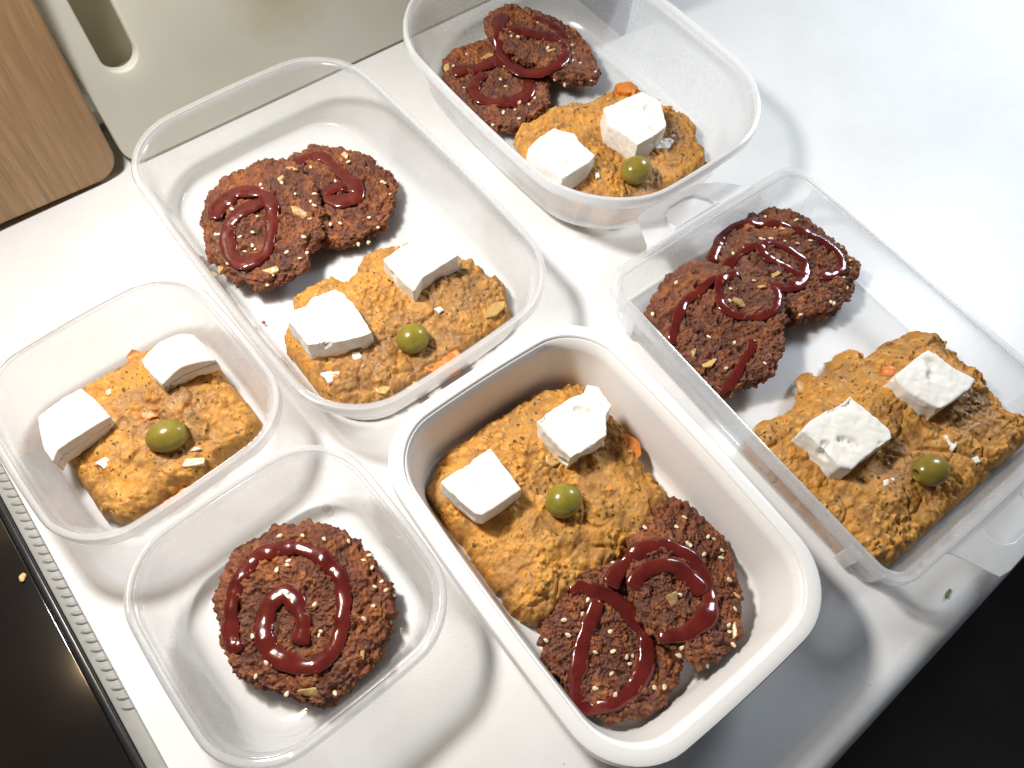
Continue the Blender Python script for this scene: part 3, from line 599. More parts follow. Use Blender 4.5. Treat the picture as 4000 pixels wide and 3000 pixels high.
def loft(name, rings, close_first=True, close_last=True, loop=False):
    v = []; f = []; n = len(rings[0])
    for rg in rings: v += rg
    R = len(rings)
    for i in range(R if loop else R - 1):
        a = i * n; b = ((i + 1) % R) * n
        for k in range(n):
            f.append((a + k, a + (k + 1) % n, b + (k + 1) % n, b + k))
    if not loop:
        if close_first: f.append(tuple(range(n - 1, -1, -1)))
        if close_last: f.append(tuple(range((R - 1) * n, R * n)))
    return fix_normals(mesh(name, v, f))
CT = {}
def container(key, label, x0, x1, y0, y1, h, r, bow, rz, wall_pts, thick, lip, mat, rim_mat, floor_z=0.0022):
    """wall_pts: (inset from rim line, z) from the base upwards for the outside of the wall; lip: closed profile (out, z)"""
    cx, cy = (x0 + x1) / 2, (y0 + y1) / 2; hx, hy = (x1 - x0) / 2, (y1 - y0) / 2
    root = empty('food_container', (cx, cy, 0), math.radians(rz))
    tag(root, label, 'container', 'meal containers on the worktop')
    def ring(ins, z): return rring(hx - ins - bow, hy - ins - bow, max(0.006, r - ins * 0.8), bow, z)
    outer = [ring(i, z) for i, z in wall_pts]
    inner = [ring(i + thick, max(z, floor_z)) for i, z in reversed(wall_pts)]
    inner = [rg for rg in inner if rg[0][2] > floor_z + 1e-6]
    inner.append(ring(wall_pts[0][0] + thick * 0.6 + 0.0006, floor_z))
    link('basin', loft('basin', outer + inner), mat, root)
    link('rim', loft('rim', [ring(-o, z) for o, z in lip], loop=True), rim_mat, root, sharp=34)
    CT[key] = dict(root=root, hx=hx, hy=hy, cx=cx, cy=cy, rz=math.radians(rz), ring=ring, h=h)
    return root
def fillet(ins_top, h, ins_base, fr, n=7):
    """base fillet then a sloped wall"""
    pts = []
    for k in range(n + 1):
        a = math.pi / 2 * k / n
        pts.append((ins_base + fr - fr * math.sin(a), 0.0006 + fr - fr * math.cos(a)))
    for k in range(1, 5):
        t = k / 4
        pts.append((ins_base + (ins_top - ins_base) * t, 0.0006 + fr + (h - fr - 0.0006) * t))
    return pts
thin_lip = lambda h: [(0.0, h), (-0.0010, h + 0.0003), (-0.0030, h - 0.0004), (-0.0034, h - 0.0030), (-0.0026, h - 0.0032), (-0.0021, h - 0.0016), (-0.0008, h - 0.0014), (-0.0004, h - 0.0078), (0.0005, h - 0.0080), (0.0006, h - 0.0012)]
container('C2', 'large clear container with two patties and mash standing against the plastic board', 0.0440, 0.2245, 0.1770, 0.4510, 0.050, 0.042, 0.004, 0.6,
          fillet(0.0032, 0.0485, 0.012, 0.010), 0.0010, thin_lip(0.050), MAT['clear'], MAT['clear_rim'])
container('C3', 'small square clear container holding only mash, cheese and an olive', -0.0955, 0.0420, 0.1985, 0.3370, 0.050, 0.032, 0.003, 2.2,
          fillet(0.0032, 0.0485, 0.0125, 0.011), 0.0010, thin_lip(0.050), MAT['clear'], MAT['clear_rim'])
container('C4', 'small square clear container holding a single patty', -0.0825, 0.0525, 0.0565, 0.1910, 0.050, 0.032, 0.003, 0.6,
          fillet(0.0032, 0.0485, 0.0125, 0.011), 0.0010, thin_lip(0.050), MAT['clear'], MAT['clear_rim'])
wide_lip = lambda h: [(0.0, h - 0.0010), (-0.0006, h - 0.0001), (-0.0020, h + 0.0004), (-0.0050, h + 0.0005), (-0.0072, h + 0.0003), (-0.0078, h - 0.0004), (-0.0079, h - 0.0022), (-0.0060, h - 0.0022), (-0.0014, h - 0.0024), (-0.0010, h - 0.0085), (0.0001, h - 0.0085)]
container('C5', 'opaque white container with a wide smooth rim', 0.0535, 0.2150, -0.0545, 0.1680, 0.050, 0.036, 0.003, -1.4,
          fillet(0.0072, 0.0485, 0.0145, 0.010), 0.0018, wide_lip(0.050), MAT['white'], MAT['white'])
milk_lip = lambda h: [(0.0, h - 0.0012), (-0.0006, h), (-0.0024, h + 0.0003), (-0.0036, h - 0.0008), (-0.0040, h - 0.0075), (-0.0030, h - 0.0080), (-0.0002, h - 0.0078), (0.0003, h - 0.0060)]
container('C1', 'tall milky translucent container with thick rounded rim and bowed sides', 0.2512, 0.4500, 0.1910, 0.4550, 0.060, 0.060, 0.006, 0.0,
          fillet(0.0034, 0.0575, 0.014, 0.018), 0.0013, milk_lip(0.060), MAT['milky'], MAT['milky_rim'])
step_lip = lambda h: [(0.0, h - 0.0006), (-0.0008, h), (-0.0042, h), (-0.0048, h - 0.0012), (-0.0058, h - 0.0014), (-0.0060, h - 0.0032), (-0.0046, h - 0.0034), (-0.0012, h - 0.0026), (-0.0009, h - 0.0062), (0.0002, h - 0.0062)]
c6 = container('C6', 'low clip-lock container with side loops, two patties under ketchup loops', 0.2400, 0.4260, -0.0772, 0.1750, 0.037, 0.017, 0.001, -2.0,
          fillet(0.0050, 0.0355, 0.0072, 0.005), 0.0011, step_lip(0.037), MAT['clip'], MAT['clip_rim'])
# vertical ribs near the corners of the clip container and its two clip loops
def prism(name, pts, z0, z1):
    n = len(pts); v = [(x, y, z0) for x, y in pts] + [(x, y, z1) for x, y in pts]
    f = [(i, (i + 1) % n, n + (i + 1) % n, n + i) for i in range(n)] + [tuple(range(n - 1, -1, -1)), tuple(range(n, 2 * n))]
    return fix_normals(mesh(name, v, f))
hx6, hy6 = CT['C6']['hx'], CT['C6']['hy']
for sx in (-1, 1):
    for sy in (-1, 1):
        yy = sy * (hy6 - 0.030)
        v = []
        zs = (0.004, 0.031)
        for z in zs:
            ins = 0.0072 - 0.0022 * (z / 0.036)
            for dx, dy in ((0.0002, -0.0045), (0.0011, -0.0040), (0.0011, 0.0040), (0.0002, 0.0045)):
                v.append((sx * (hx6 - ins + dx), yy + dy, z))
        f = [(0, 1, 2, 3), (7, 6, 5, 4), (0, 4, 5, 1), (1, 5, 6, 2), (2, 6, 7, 3), (3, 7, 4, 0)]
        link('rib', fix_normals(mesh('rib', v, f)), MAT['clip_rim'], c6, smooth=False)
def clip_loop(sy):
    # trapezoid flap hinged on the rim, sloping outwards and down, with an opening
    out = [(-0.050, 0.0), (-0.046, 0.004), (-0.033, 0.0275), (-0.025, 0.0290), (0.022, 0.0265), (0.036, 0.018), (0.050, 0.0)]
    hole = [(-0.021, 0.0035), (0.017, 0.0035), (0.016, 0.010), (0.011, 0.0185), (0.004, 0.0210), (-0.010, 0.0210), (-0.017, 0.0180), (-0.021, 0.010)]
    def dens(p, closed=True):
        q = []
        for i in range(len(p)):
            a = p[i]; b = p[(i + 1) % len(p)]
            for k in range(4): q.append((a[0] + (b[0] - a[0]) * k / 4, a[1] + (b[1] - a[1]) * k / 4))
        return q
    o = plate('clip', [dens(out), dens(hole)], 0.0014, 0.0004, MAT['flap'], c6)
    a = -0.16
    ex = Vector((sy * -1.0 if sy > 0 else 1.0, 0, 0)) if False else Vector((1, 0, 0))
    ey = Vector((0, sy * math.cos(a), math.sin(a))); ez = ex.cross(ey)
    mt = Matrix((ex, ey, ez)).transposed().to_4x4(); mt.translation = Vector((0.0 if sy > 0 else 0.0, sy * (hy6 - 0.0004), 0.0335))
    o.matrix_local = mt
    # raised lip round the opening
    v = []; f = []
    hp = dens(hole); n = len(hp)
    c = (-0.002, 0.012)
    for s, z in ((1.0, 0.0004), (1.0, 0.0022), (1.10, 0.0022), (1.10, 0.0004)):
        for x, y in hp: v.append((c[0] + (x - c[0]) * s, c[1] + (y - c[1]) * s, z))
    for i in range(4):
        for k in range(n): f.append((i * n + k, i * n + (k + 1) % n, ((i + 1) % 4) * n + (k + 1) % n, ((i + 1) % 4) * n + k))
    link('opening_lip', fix_normals(mesh('opening_lip', v, f)), MAT['flap'], o, smooth=False)
clip_loop(1); clip_loop(-1)

def inside_clip(key, pts, z, margin):
    """pull world xy points inside the container wall at height z"""
    c = CT[key]; ca, sa = math.cos(c['rz']), math.sin(c['rz'])
    out = []
    for x, y in pts:
        dx, dy = x - c['cx'], y - c['cy']
        lx, ly = ca * dx + sa * dy, -sa * dx + ca * dy
        hx, hy = c['hx'] - margin, c['hy'] - margin; r = 0.022
        lx = max(-hx, min(hx, lx)); ly = max(-hy, min(hy, ly))
        qx, qy = abs(lx) - (hx - r), abs(ly) - (hy - r)
        if qx > 0 and qy > 0:
            d = math.hypot(qx, qy)
            if d > r:
                lx = math.copysign(hx - r + qx * r / d, lx); ly = math.copysign(hy - r + qy * r / d, ly)
        out.append((c['cx'] + ca * lx - sa * ly, c['cy'] + sa * lx + ca * ly))
    return out

def wall_dist(key, P, lim, r=0.022):
    """distance inside the container floor outline (rounded rectangle, lim in from the rim)"""
    c = CT[key]; ca, sa = math.cos(c['rz']), math.sin(c['rz'])
    dx, dy = P[:, 0] - c['cx'], P[:, 1] - c['cy']
    qx = np.abs(ca * dx + sa * dy) - (c['hx'] - lim - r); qy = np.abs(-sa * dx + ca * dy) - (c['hy'] - lim - r)
    return -(np.hypot(np.maximum(qx, 0), np.maximum(qy, 0)) + np.minimum(np.maximum(qx, qy), 0) - r)
# ------------------------------------------------------------------ food
SURF = {}
def bvh_of(me):
    vs = [v.co.copy() for v in me.vertices]
    return BVHTree.FromPolygons(vs, [tuple(p.vertices) for p in me.polygons])
def drop(key, x, y, default=0.02):
    hit = SURF[key].ray_cast(Vector((x, y, 0.2)), Vector((0, 0, -1)))
    if hit[0] is None: return default, Vector((0, 0, 1))
    return hit[0].z, hit[1]
def smooth_poly(pts, per=6):
    p = np.array(pts, float); n = len(p); out = []
    for i in range(n):
        a, b, c, d = p[(i - 1) % n], p[i], p[(i + 1) % n], p[(i + 2) % n]
        for k in range(per):
            t = k / per
            out.append(0.5 * ((2 * b) + (c - a) * t + (2 * a - 5 * b + 4 * c - d) * t * t + (3 * b - a - 3 * c + d) * t ** 3))
    return np.array(out)
def poly_dist(P, poly):
    """signed distance to closed polygon, positive inside"""
    n = len(poly); d = np.full(len(P), 1e9); ins = np.zeros(len(P), bool)
    for i in range(n):
        a = poly[i]; b = poly[(i + 1) % n]; e = b - a
        w = P - a; t = np.clip((w @ e) / max(e @ e, 1e-12), 0, 1)
        d = np.minimum(d, np.hypot(*(w - t[:, None] * e).T))
        cond = (a[1] > P[:, 1]) != (b[1] > P[:, 1])
        xs = (b[0] - a[0]) * (P[:, 1] - a[1]) / ((b[1] - a[1]) if abs(b[1] - a[1]) > 1e-12 else 1e-12) + a[0]
        ins ^= cond & (P[:, 0] < xs)
    return np.where(ins, d, -d)

def mash(key, cont, label, zf, height, seed, wets, margin=0.014, dents=()):
    pts = inside_clip(cont, DATA['mash'][key], 0.012, margin)
    poly = smooth_poly(pts, 4)
    lo, hi = poly.min(0) - 0.004, poly.max(0) + 0.004
    st = 0.00065
    xs = np.arange(lo[0], hi[0], st); ys = np.arange(lo[1], hi[1], st)
    X, Y = np.meshgrid(xs, ys); P = np.stack([X.ravel(), Y.ravel()], 1)
    P3 = np.concatenate([P, np.zeros((len(P), 1))], 1)
    d = poly_dist(P, poly)
    d = d + 0.0030 * vnoise(P3, 0.010, seed) + 0.0018 * vnoise(P3, 0.0045, seed + 5) + 0.0008 * vnoise(P3, 0.002, seed + 6)
    d = np.minimum(d, wall_dist(cont, P, {'C1': 0.0245, 'C2': 0.0180, 'C3': 0.0185, 'C5': 0.0190, 'C6': 0.0105}[cont], {'C1': 0.044, 'C2': 0.032, 'C3': 0.022, 'C5': 0.022, 'C6': 0.012}[cont]))
    ew = 0.0085
    t = np.clip(d / ew, 0, 1)
    prof = np.sqrt(np.clip(1 - (1 - t) ** 2, 0, 1))
    z = height * (0.62 * prof + 0.38 * np.clip(d / 0.028, 0, 1) ** 0.7)
    z += prof * 0.0042 * fbm(P3, 0.034, seed + 9, 2)
    for (dx, dy, rr, dep) in dents:
        z -= dep * np.exp(-((P[:, 0] - dx) ** 2 + (P[:, 1] - dy) ** 2) / rr ** 2)
    # warp for irregular lumps
    wp = P3.copy()
    wp[:, 0] += 0.0008 * vnoise(P3, 0.006, seed + 21); wp[:, 1] += 0.0008 * vnoise(P3, 0.006, seed + 22)
    f1, f2, cid = worley(wp + np.array([0, 0, 0.3 * seed]), 0.0080, seed + 30)
    g1, g2, gid = worley(wp + np.array([0, 0, 0.1 * seed]), 0.0040, seed + 40)
    k1, k2, kid = worley(wp + np.array([0, 0, 0.1 * seed]), 0.0021, seed + 50)
    m1 = np.clip(0.5 + 1.6 * vnoise(P3, 0.016, seed + 60), 0, 1)
    m2 = np.clip(0.60 + 1.8 * vnoise(P3, 0.013, seed + 61), 0, 1)
    dome = lambda d_, r_: np.clip(1 - (d_ / r_) ** 2, 0, 1) ** 0.9
    lump = dome(f1, 0.28 + 0.45 * cid) * (0.4 + 0.6 * cid)
    grain = dome(g1, 0.30 + 0.42 * gid) * (0.35 + 0.65 * gid)
    fine = dome(k1, 0.35 + 0.35 * kid)
    z += prof * (0.0022 * (0.25 + 0.75 * m1) * lump + 0.0020 * (0.15 + 0.85 * m2) * grain + 0.0010 * (0.35 + 0.65 * m2) * fine - 0.0015)
    # spooned clumps with creases between them
    wq = P3.copy()
    wq[:, 0] += 0.0045 * vnoise(P3, 0.012, seed + 25); wq[:, 1] += 0.0045 * vnoise(P3, 0.012, seed + 26)
    h1, h2, hid = worley(wq + np.array([0, 0, 0.2 * seed]), 0.0165, seed + 33)
    crease = np.clip((h2 - h1) / 0.22, 0, 1)
    m3 = np.clip(0.55 + 1.5 * vnoise(P3, 0.022, seed + 62), 0, 1)
    z += prof * (-0.0022 * (1 - crease) ** 1.5 * m3 + 0.0024 * (hid - 0.5) * np.clip(crease * 1.5, 0, 1) * m3)
    # torn ridges
    rdg = 1 - np.abs(fbm(wp, 0.013, seed + 70, 3)) * 2.2
    z += prof * 0.0013 * np.clip(rdg, 0, 1) ** 2
    z = np.maximum(z, 0.0) + zf
    z = np.where(d <= 0, zf, z)
    wet = np.zeros(len(P))
    for (wx, wy, wr) in wets:
        wet = np.maximum(wet, np.clip(1.4 - np.hypot(P[:, 0] - wx, P[:, 1] - wy) / wr + 0.5 * vnoise(P3, 0.008, seed + 80), 0, 1))
    V = np.stack([P[:, 0] + prof * 0.0004 * vnoise(P3, 0.0028, seed + 90), P[:, 1] + prof * 0.0004 * vnoise(P3, 0.0028, seed + 91), z], 1)
    nx, ny = len(xs), len(ys)
    keep = d > -0.0006
    idx = np.arange(nx * ny).reshape(ny, nx)
    a = idx[:-1, :-1].ravel(); b = idx[:-1, 1:].ravel(); c = idx[1:, 1:].ravel(); e = idx[1:, :-1].ravel()
    ok = keep[a] & keep[b] & keep[c] & keep[e]
    F = np.stack([a[ok], b[ok], c[ok], e[ok]], 1)
    used = np.unique(F); remap = -np.ones(nx * ny, int); remap[used] = np.arange(len(used))
    me = mesh('mash', V[used], remap[F].tolist())
    attr(me, 'grain', (0.72 * gid + 0.28 * kid)[used]); attr(me, 'wet', wet[used])
    attr(me, 'bits', np.clip(np.maximum(grain * (0.3 + 0.7 * m2) * 1.6, lump * m1 * 1.5), 0, 1)[used])
    SURF[key] = bvh_of(me)
    ctr = V[used].mean(0)
    root = empty('mash_portion', (float(ctr[0]), float(ctr[1]), zf))
    tag(root, label, 'mash', 'mash portions')
    me.transform(Matrix.Translation((-ctr[0], -ctr[1], -zf)))
    link('mash', me, MAT['mash'], root)
    return root, Vector((ctr[0], ctr[1], zf))

def chunk(name, poly, z0, z1, voxel, rough, mat, parent=None, origin=None, taper=0.0, seed=1, tilt=(0, 0), dome=0.0, scale=0.006, chip=0.0):
    """lumpy block: polygon prism, voxel remeshed and roughened"""
    p = np.array(poly, float); c = p.mean(0)
    q = c + (p - c) * (1 + taper)
    n = len(p)
    v = [(x, y, z0) for x, y in q] + [(x, y, z1 + tilt[0] * (x - c[0]) + tilt[1] * (y - c[1])) for x, y in p]
    f = [(i, (i + 1) % n, n + (i + 1) % n, n + i) for i in range(n)] + [tuple(range(n - 1, -1, -1)), tuple(range(n, 2 * n))]
    me = fix_normals(mesh(name, v, f))
    tmp = bpy.data.objects.new(name, me); col.objects.link(tmp)
    md = tmp.modifiers.new('r', 'REMESH'); md.mode = 'VOXEL'; md.voxel_size = voxel
    dg = bpy.context.evaluated_depsgraph_get()
    out = bpy.data.meshes.new_from_object(tmp.evaluated_get(dg))
    bpy.data.objects.remove(tmp); bpy.data.meshes.remove(me)
    out.name = name
    nv = len(out.vertices)
    co = np.empty(nv * 3); out.vertices.foreach_get('co', co); co = co.reshape(-1, 3)
    no = np.empty(nv * 3); out.vertices.foreach_get('normal', no); no = no.reshape(-1, 3)
    dsp = rough * (fbm(co, scale, seed, 3) + 0.22 * vnoise(co, scale * 0.25, seed + 4))
    dsp = dsp + rough * 1.2 * np.minimum(0, fbm(co, scale * 1.6, seed + 9, 2) + 0.25)
    dsp = dsp - chip * np.clip(vnoise(co, 0.0075, seed + 13) - 0.42, 0, 1) * (0.6 + 0.8 * np.abs(vnoise(co, 0.0016, seed + 14)))
    co = co + no * dsp[:, None]
    # soften the cut edges a little
    if dome: co[:, 2] -= dome * np.clip(np.hypot(co[:, 0] - c[0], co[:, 1] - c[1]) / np.abs(p - c).max(), 0, 1.4) ** 2 * (co[:, 2] > (z0 + z1) / 2)
    if origin is not None: co = co - np.array(origin)
    out.vertices.foreach_set('co', co.ravel()); out.update()
    out.materials.clear()
    return link(name, out, mat, parent)

def superprofile(T, n_top=78, n_side=26, n_bot=6):
    ph = np.linspace(math.pi / 2, -math.pi / 2, 4000)
    rho = np.cos(ph).clip(0) ** 0.50; zz = T / 2 + T / 2 * np.sign(np.sin(ph)) * np.abs(np.sin(ph)) ** 0.62
    s = np.concatenate([[0], np.cumsum(np.hypot(np.diff(rho) * 0.045, np.diff(zz)))])
    half = s[2000]
    st = np.concatenate([np.linspace(0.0004, half + T * 0.4, n_top + n_side)[:-1], np.linspace(half + T * 0.4, s[-1] - 0.0004, n_bot + 4)])
    return np.interp(st, s, rho), np.interp(st, s, zz)
def patty(key, cont, label, zb, lift=(0, 0), T=0.017, seed=1):
    pts = inside_clip(cont, DATA['patty'][key], 0.012, {'C6': 0.0105, 'C1': 0.019}.get(cont, 0.0168))
    poly = smooth_poly(pts, 5); c = poly.mean(0)
    ang = np.arctan2(poly[:, 1] - c[1], poly[:, 0] - c[0]); rad = np.hypot(poly[:, 0] - c[0], poly[:, 1] - c[1])
    o = np.argsort(ang); ang = ang[o]; rad = rad[o]
    NA = 400
    th = np.linspace(-math.pi, math.pi, NA, endpoint=False)
    rr = np.interp(th, np.concatenate([ang - 2 * math.pi, ang, ang + 2 * math.pi]), np.tile(rad, 3))
    rho, zz = superprofile(T)
    NR = len(rho)
    Rm = rr.mean()
    X = c[0] + rho[:, None] * rr[None, :] * np.cos(th)[None, :]
    Y = c[1] + rho[:, None] * rr[None, :] * np.sin(th)[None, :]
    Zm = np.repeat(zz[:, None], NA, 1)
    # gentle dome, thinner to the edge
    P = np.stack([X.ravel(), Y.ravel(), Zm.ravel()], 1)
    # profile normals
    dr = np.gradient(rho * Rm); dz = np.gradient(zz); ln = np.hypot(dr, dz) + 1e-9
    nr, nz = -dz / ln, dr / ln
    NX = (nr[:, None] * np.cos(th)[None, :]).ravel(); NY = (nr[:, None] * np.sin(th)[None, :]).ravel(); NZ = np.repeat(nz, NA)
    q = P + np.array([0, 0, seed * 0.37])
    wq = q + 0.0012 * np.stack([vnoise(q, 0.004, seed + 1), vnoise(q, 0.004, seed + 2), vnoise(q, 0.004, seed + 3)], 1)
    f1, f2, cid = worley(wq, 0.0064, seed + 10)
    g1, g2, gid = worley(wq, 0.0034, seed + 20)
    k1, k2, kid = worley(wq, 0.0017, seed + 30)
    dome = lambda d_, r_: np.sqrt(np.clip(1 - (d_ / r_) ** 2, 0, 1))
    d = 0.0022 * fbm(q, 0.022, seed + 40, 2)
    d += 0.0017 * (dome(f1, 0.35 + 0.5 * cid) * (0.35 + 0.65 * cid) - 0.5)
    d += 0.0013 * (dome(g1, 0.32 + 0.5 * gid) * (0.25 + 0.75 * gid) - 0.4)
    d += 0.0011 * (dome(k1, 0.35 + 0.45 * kid) - 0.4)
    pit = np.clip(-(vnoise(q, 0.0050, seed + 50)) - 0.28, 0, 1)
    d -= 0.0045 * pit
    side = np.repeat(np.clip(1 - np.abs(nz), 0, 1), NA)
    d += side * (0.0018 * vnoise(q, 0.0060, seed + 60) + 0.0016 * vnoise(q, 0.0028, seed + 61))
    fade = np.ones_like(d); 
    V = P + np.stack([NX, NY, NZ], 1) * d[:, None]
    V[:, 2] = np.maximum(V[:, 2], 0.0)
    V[:, 2] += zb + lift[0] * (V[:, 0] - c[0]) + lift[1] * (V[:, 1] - c[1])
    V[:, 2] = np.maximum(V[:, 2], 0.0024)
    F = []
    I = np.arange(NR * NA).reshape(NR, NA)
    a = I[:-1, :]; b = np.roll(I, -1, 1)[:-1, :]; cc = np.roll(I, -1, 1)[1:, :]; e = I[1:, :]
    F = np.stack([a.ravel(), e.ravel(), cc.ravel(), b.ravel()], 1).tolist()
    F.append(list(range(NA))); F.append(list(range((NR - 1) * NA, NR * NA))[::-1])
    me = mesh('patty', V, F)
    attr(me, 'grain', 0.55 * gid + 0.25 * cid + 0.2 * kid)
    SURF[key] = bvh_of(me)
    root = empty('patty', (float(c[0]), float(c[1]), zb))
    tag(root, label, 'patty', 'vegetable patties')
    org = Vector((float(c[0]), float(c[1]), zb))
    me.transform(Matrix.Translation(-org))
    link('crust', me, MAT['patty'], root)
    for j, (w, path) in enumerate(DATA['ketchup'].get(key, [])):
        ketchup(key, root, org, w, path, seed + j)
    for j, (x, y) in enumerate(DATA['seeds'].get(key, [])):
        seed_at(key, root, org, x, y)
    for j, (kind, poly2) in enumerate(DATA['bits'].get(key, [])):
        p = np.array(poly2); z, nrm = drop(key, *p.mean(0), default=zb + T * 0.7)
        chunk('onion_piece', p, z - 0.0016, z + 0.0011, 0.0006, 0.0003, MAT['onion_fried'], root, org, seed=seed + j, tilt=(-nrm.x / max(nrm.z, .5) * .6, -nrm.y / max(nrm.z, .5) * .6), scale=0.003)
    return root

def catmull(path, step=0.0008):
    p = [np.array(q, float) for q in path]
    p = [2 * p[0] - p[1]] + p + [2 * p[-1] - p[-2]]
    out = []
    for i in range(1, len(p) - 2):
        a, b, c, d = p[i - 1], p[i], p[i + 1], p[i + 2]
        n = max(2, int(np.hypot(*(c - b)) / step))
        for k in range(n):
            t = k / n
            out.append(0.5 * ((2 * b) + (c - a) * t + (2 * a - 5 * b + 4 * c - d) * t * t + (3 * b - a - 3 * c + d) * t ** 3))
    out.append(p[-2])
    return np.array(out)
def ketchup(key, root, org, w, path, seed):
    c = catmull(path); n = len(c)
    z = []
    last = None
    for x, y in c:
        hit = SURF[key].ray_cast(Vector((x, y, 0.2)), Vector((0, 0, -1)))
        zz = hit[0].z if hit[0] is not None else last
        z.append(zz); last = zz if zz is not None else last
    first = next((q for q in z if q is not None), 0.02)
    z = np.array([first if q is None else q for q in z])
    # ketchup bridges the pits: running high percentile, then smooth
    k = 4
    zm = np.array([np.percentile(z[max(0, i - k):i + k + 1], 72) for i in range(n)])
    ker = np.hanning(23); ker /= ker.sum()
    zs = np.convolve(np.pad(zm, 11, mode='edge'), ker, mode='valid') + 0.0001
    c3 = np.stack([c[:, 0], c[:, 1], zs], 1)
    tg = np.gradient(c3[:, :2], axis=0); tg /= (np.linalg.norm(tg, axis=1)[:, None] + 1e-9)
    nr = np.stack([-tg[:, 1], tg[:, 0]], 1)
    s = np.arange(n)
    pw = np.stack([s * 0.0008, np.full(n, seed * 0.013), np.zeros(n)], 1)
    wid = 1.50 * w * (1.0 + 0.30 * vnoise(pw, 0.012, seed) + 0.16 * vnoise(pw, 0.0045, seed + 3))
    end = np.minimum(s, n - 1 - s) * 0.0008
    cap = np.sqrt(np.clip(1 - (1 - np.clip(end / w, 0, 1)) ** 2, 0, 1)) * 0.97 + 0.03
    wid = wid * cap
    wob = 0.0009 * vnoise(pw, 0.007, seed + 7)
    M = 14; V = []
    for i in range(n):
        hgt = wid[i] * 0.29
        for j in range(M):
            a = 2 * math.pi * j / M
            u = math.cos(a) * wid[i]; h = math.sin(a)
            h = h * hgt if h > 0 else h * hgt * 0.7
            u += wob[i]
            V.append((c[i, 0] + nr[i, 0] * u - org.x, c[i, 1] + nr[i, 1] * u - org.y, zs[i] + 0.0003 + h - org.z))
    F = [(i * M + j, i * M + (j + 1) % M, (i + 1) * M + (j + 1) % M, (i + 1) * M + j) for i in range(n - 1) for j in range(M)]
    F.append(tuple(range(M - 1, -1, -1))); F.append(tuple(range((n - 1) * M, n * M)))
    link('ketchup', fix_normals(mesh('ketchup', V, F)), MAT['ketchup'], root)

seed_me = None
def seed_at(key, root, org, x, y):
    global seed_me
    if seed_me is None:
        bm = bmesh.new(); bmesh.ops.create_uvsphere(bm, u_segments=8, v_segments=6, radius=1)
        for v in bm.verts:
            sx = v.co.x; k = 1 - 0.35 * sx
            v.co = Vector((sx * 0.00175, v.co.y * 0.00112 * k, v.co.z * 0.00062))
        seed_me = bpy.data.meshes.new('sesame_seed'); bm.to_mesh(seed_me); bm.free()
    hit = SURF[key].ray_cast(Vector((x, y, 0.2)), Vector((0, 0, -1)))
    if hit[0] is None: 
        near = SURF[key].find_nearest(Vector((x, y, org.z + 0.008)))
        p, nrm = near[0], near[1]
    else: p, nrm = hit[0], hit[1]
    if nrm.z < 0: nrm = -nrm
    nrm = (nrm + Vector((0, 0, 0.8))).normalized()
    o = link('sesame_seed', seed_me, MAT['seed'], root)
    qt = nrm.to_track_quat('Z', 'Y').to_matrix().to_4x4() @ Matrix.Rotation(rng.uniform(0, 6.28), 4, 'Z') @ Matrix.Scale(rng.uniform(0.85, 1.15), 4)
    qt.translation = p + nrm * 0.00055 - org
    o.matrix_local = qt

# --- mash portions
def herbs(key, root, org, seed, n=42):
    r = random.Random(seed)
    pts = np.array(DATA['mash'][key]); lo, hi = pts.min(0), pts.max(0)
    V = []; F = []; tries = 0
    while len(F) < n and tries < 2000:
        tries += 1
        x, y = r.uniform(lo[0], hi[0]), r.uniform(lo[1], hi[1])
        hit = SURF[key].ray_cast(Vector((x, y, 0.2)), Vector((0, 0, -1)))
        if hit[0] is None or hit[0].z < 0.014 or hit[1].z < 0.6: continue
        L = r.choice((0.0005, 0.0006, 0.0008, 0.0012)) * r.uniform(0.8, 1.3); Wd = L * r.uniform(0.35, 0.7); a = r.uniform(0, 6.28)
        ex = Vector((math.cos(a), math.sin(a), 0)); nrm = hit[1]; ex = (ex - nrm * ex.dot(nrm)).normalized(); ey = nrm.cross(ex)
        b0 = len(V)
        for u, v in ((-1, 0.1), (-0.5, 0.8), (0.3, 1.0), (1, 0.2), (0.5, -0.8), (-0.4, -0.9)):
            p = hit[0] + ex * (u * L) + ey * (v * Wd * r.uniform(0.7, 1.2)) + nrm * (0.00018 + 0.00022 * abs(u) * r.random()) - org
            V.append(p)
        F.append(tuple(range(b0, b0 + 6)))
    o = link('herb_flakes', mesh('herb_flakes', V, F), MAT['flake'], root, smooth=False)
    o['kind'] = 'stuff'
def bits(key, root, org, seed):
    for j, (kind, poly) in enumerate(DATA['bits'].get(key, [])):
        p = np.array(poly); c = p.mean(0)
        near = SURF[key].find_nearest(Vector((c[0], c[1], 0.016)))[0]
        off = np.array([near.x, near.y]) - c
        if np.hypot(*off) > 0.004: p = p + off * (1 - 0.003 / np.hypot(*off))
        z, nrm = drop(key, *p.mean(0), default=0.006)
        if kind == 'carrot':
            chunk('carrot_piece', p, z - 0.005, z + 0.0024, 0.0007, 0.0011, MAT['carrot'], root, org, taper=0.06, seed=seed + j)
        elif kind == 'onion':
            chunk('onion_piece', p, z - 0.0016, z + 0.0011, 0.0006, 0.0004, MAT['onion'], root, org, seed=seed + j)
        else:
            chunk('cheese_crumb', p, z - 0.0015, z + 0.0011, 0.0005, 0.0008, MAT['cheese'], root, org, seed=seed + j, scale=0.003)
root, org = mash('M1', 'C1', 'orange mash in the tall milky container', 0.0024, 0.021, 101, [(0.345, 0.235, 0.02), (0.385, 0.255, 0.018)], 0.0200); bits('M1', root, org, 11); herbs('M1', root, org, 11)
root, org = mash('M2', 'C2', 'orange mash with a carrot lump in the large clear container', 0.0024, 0.022, 202, [(0.175, 0.235, 0.026), (0.10, 0.225, 0.026), (0.13, 0.205, 0.03)], 0.0165); bits('M2', root, org, 22); herbs('M2', root, org, 22)
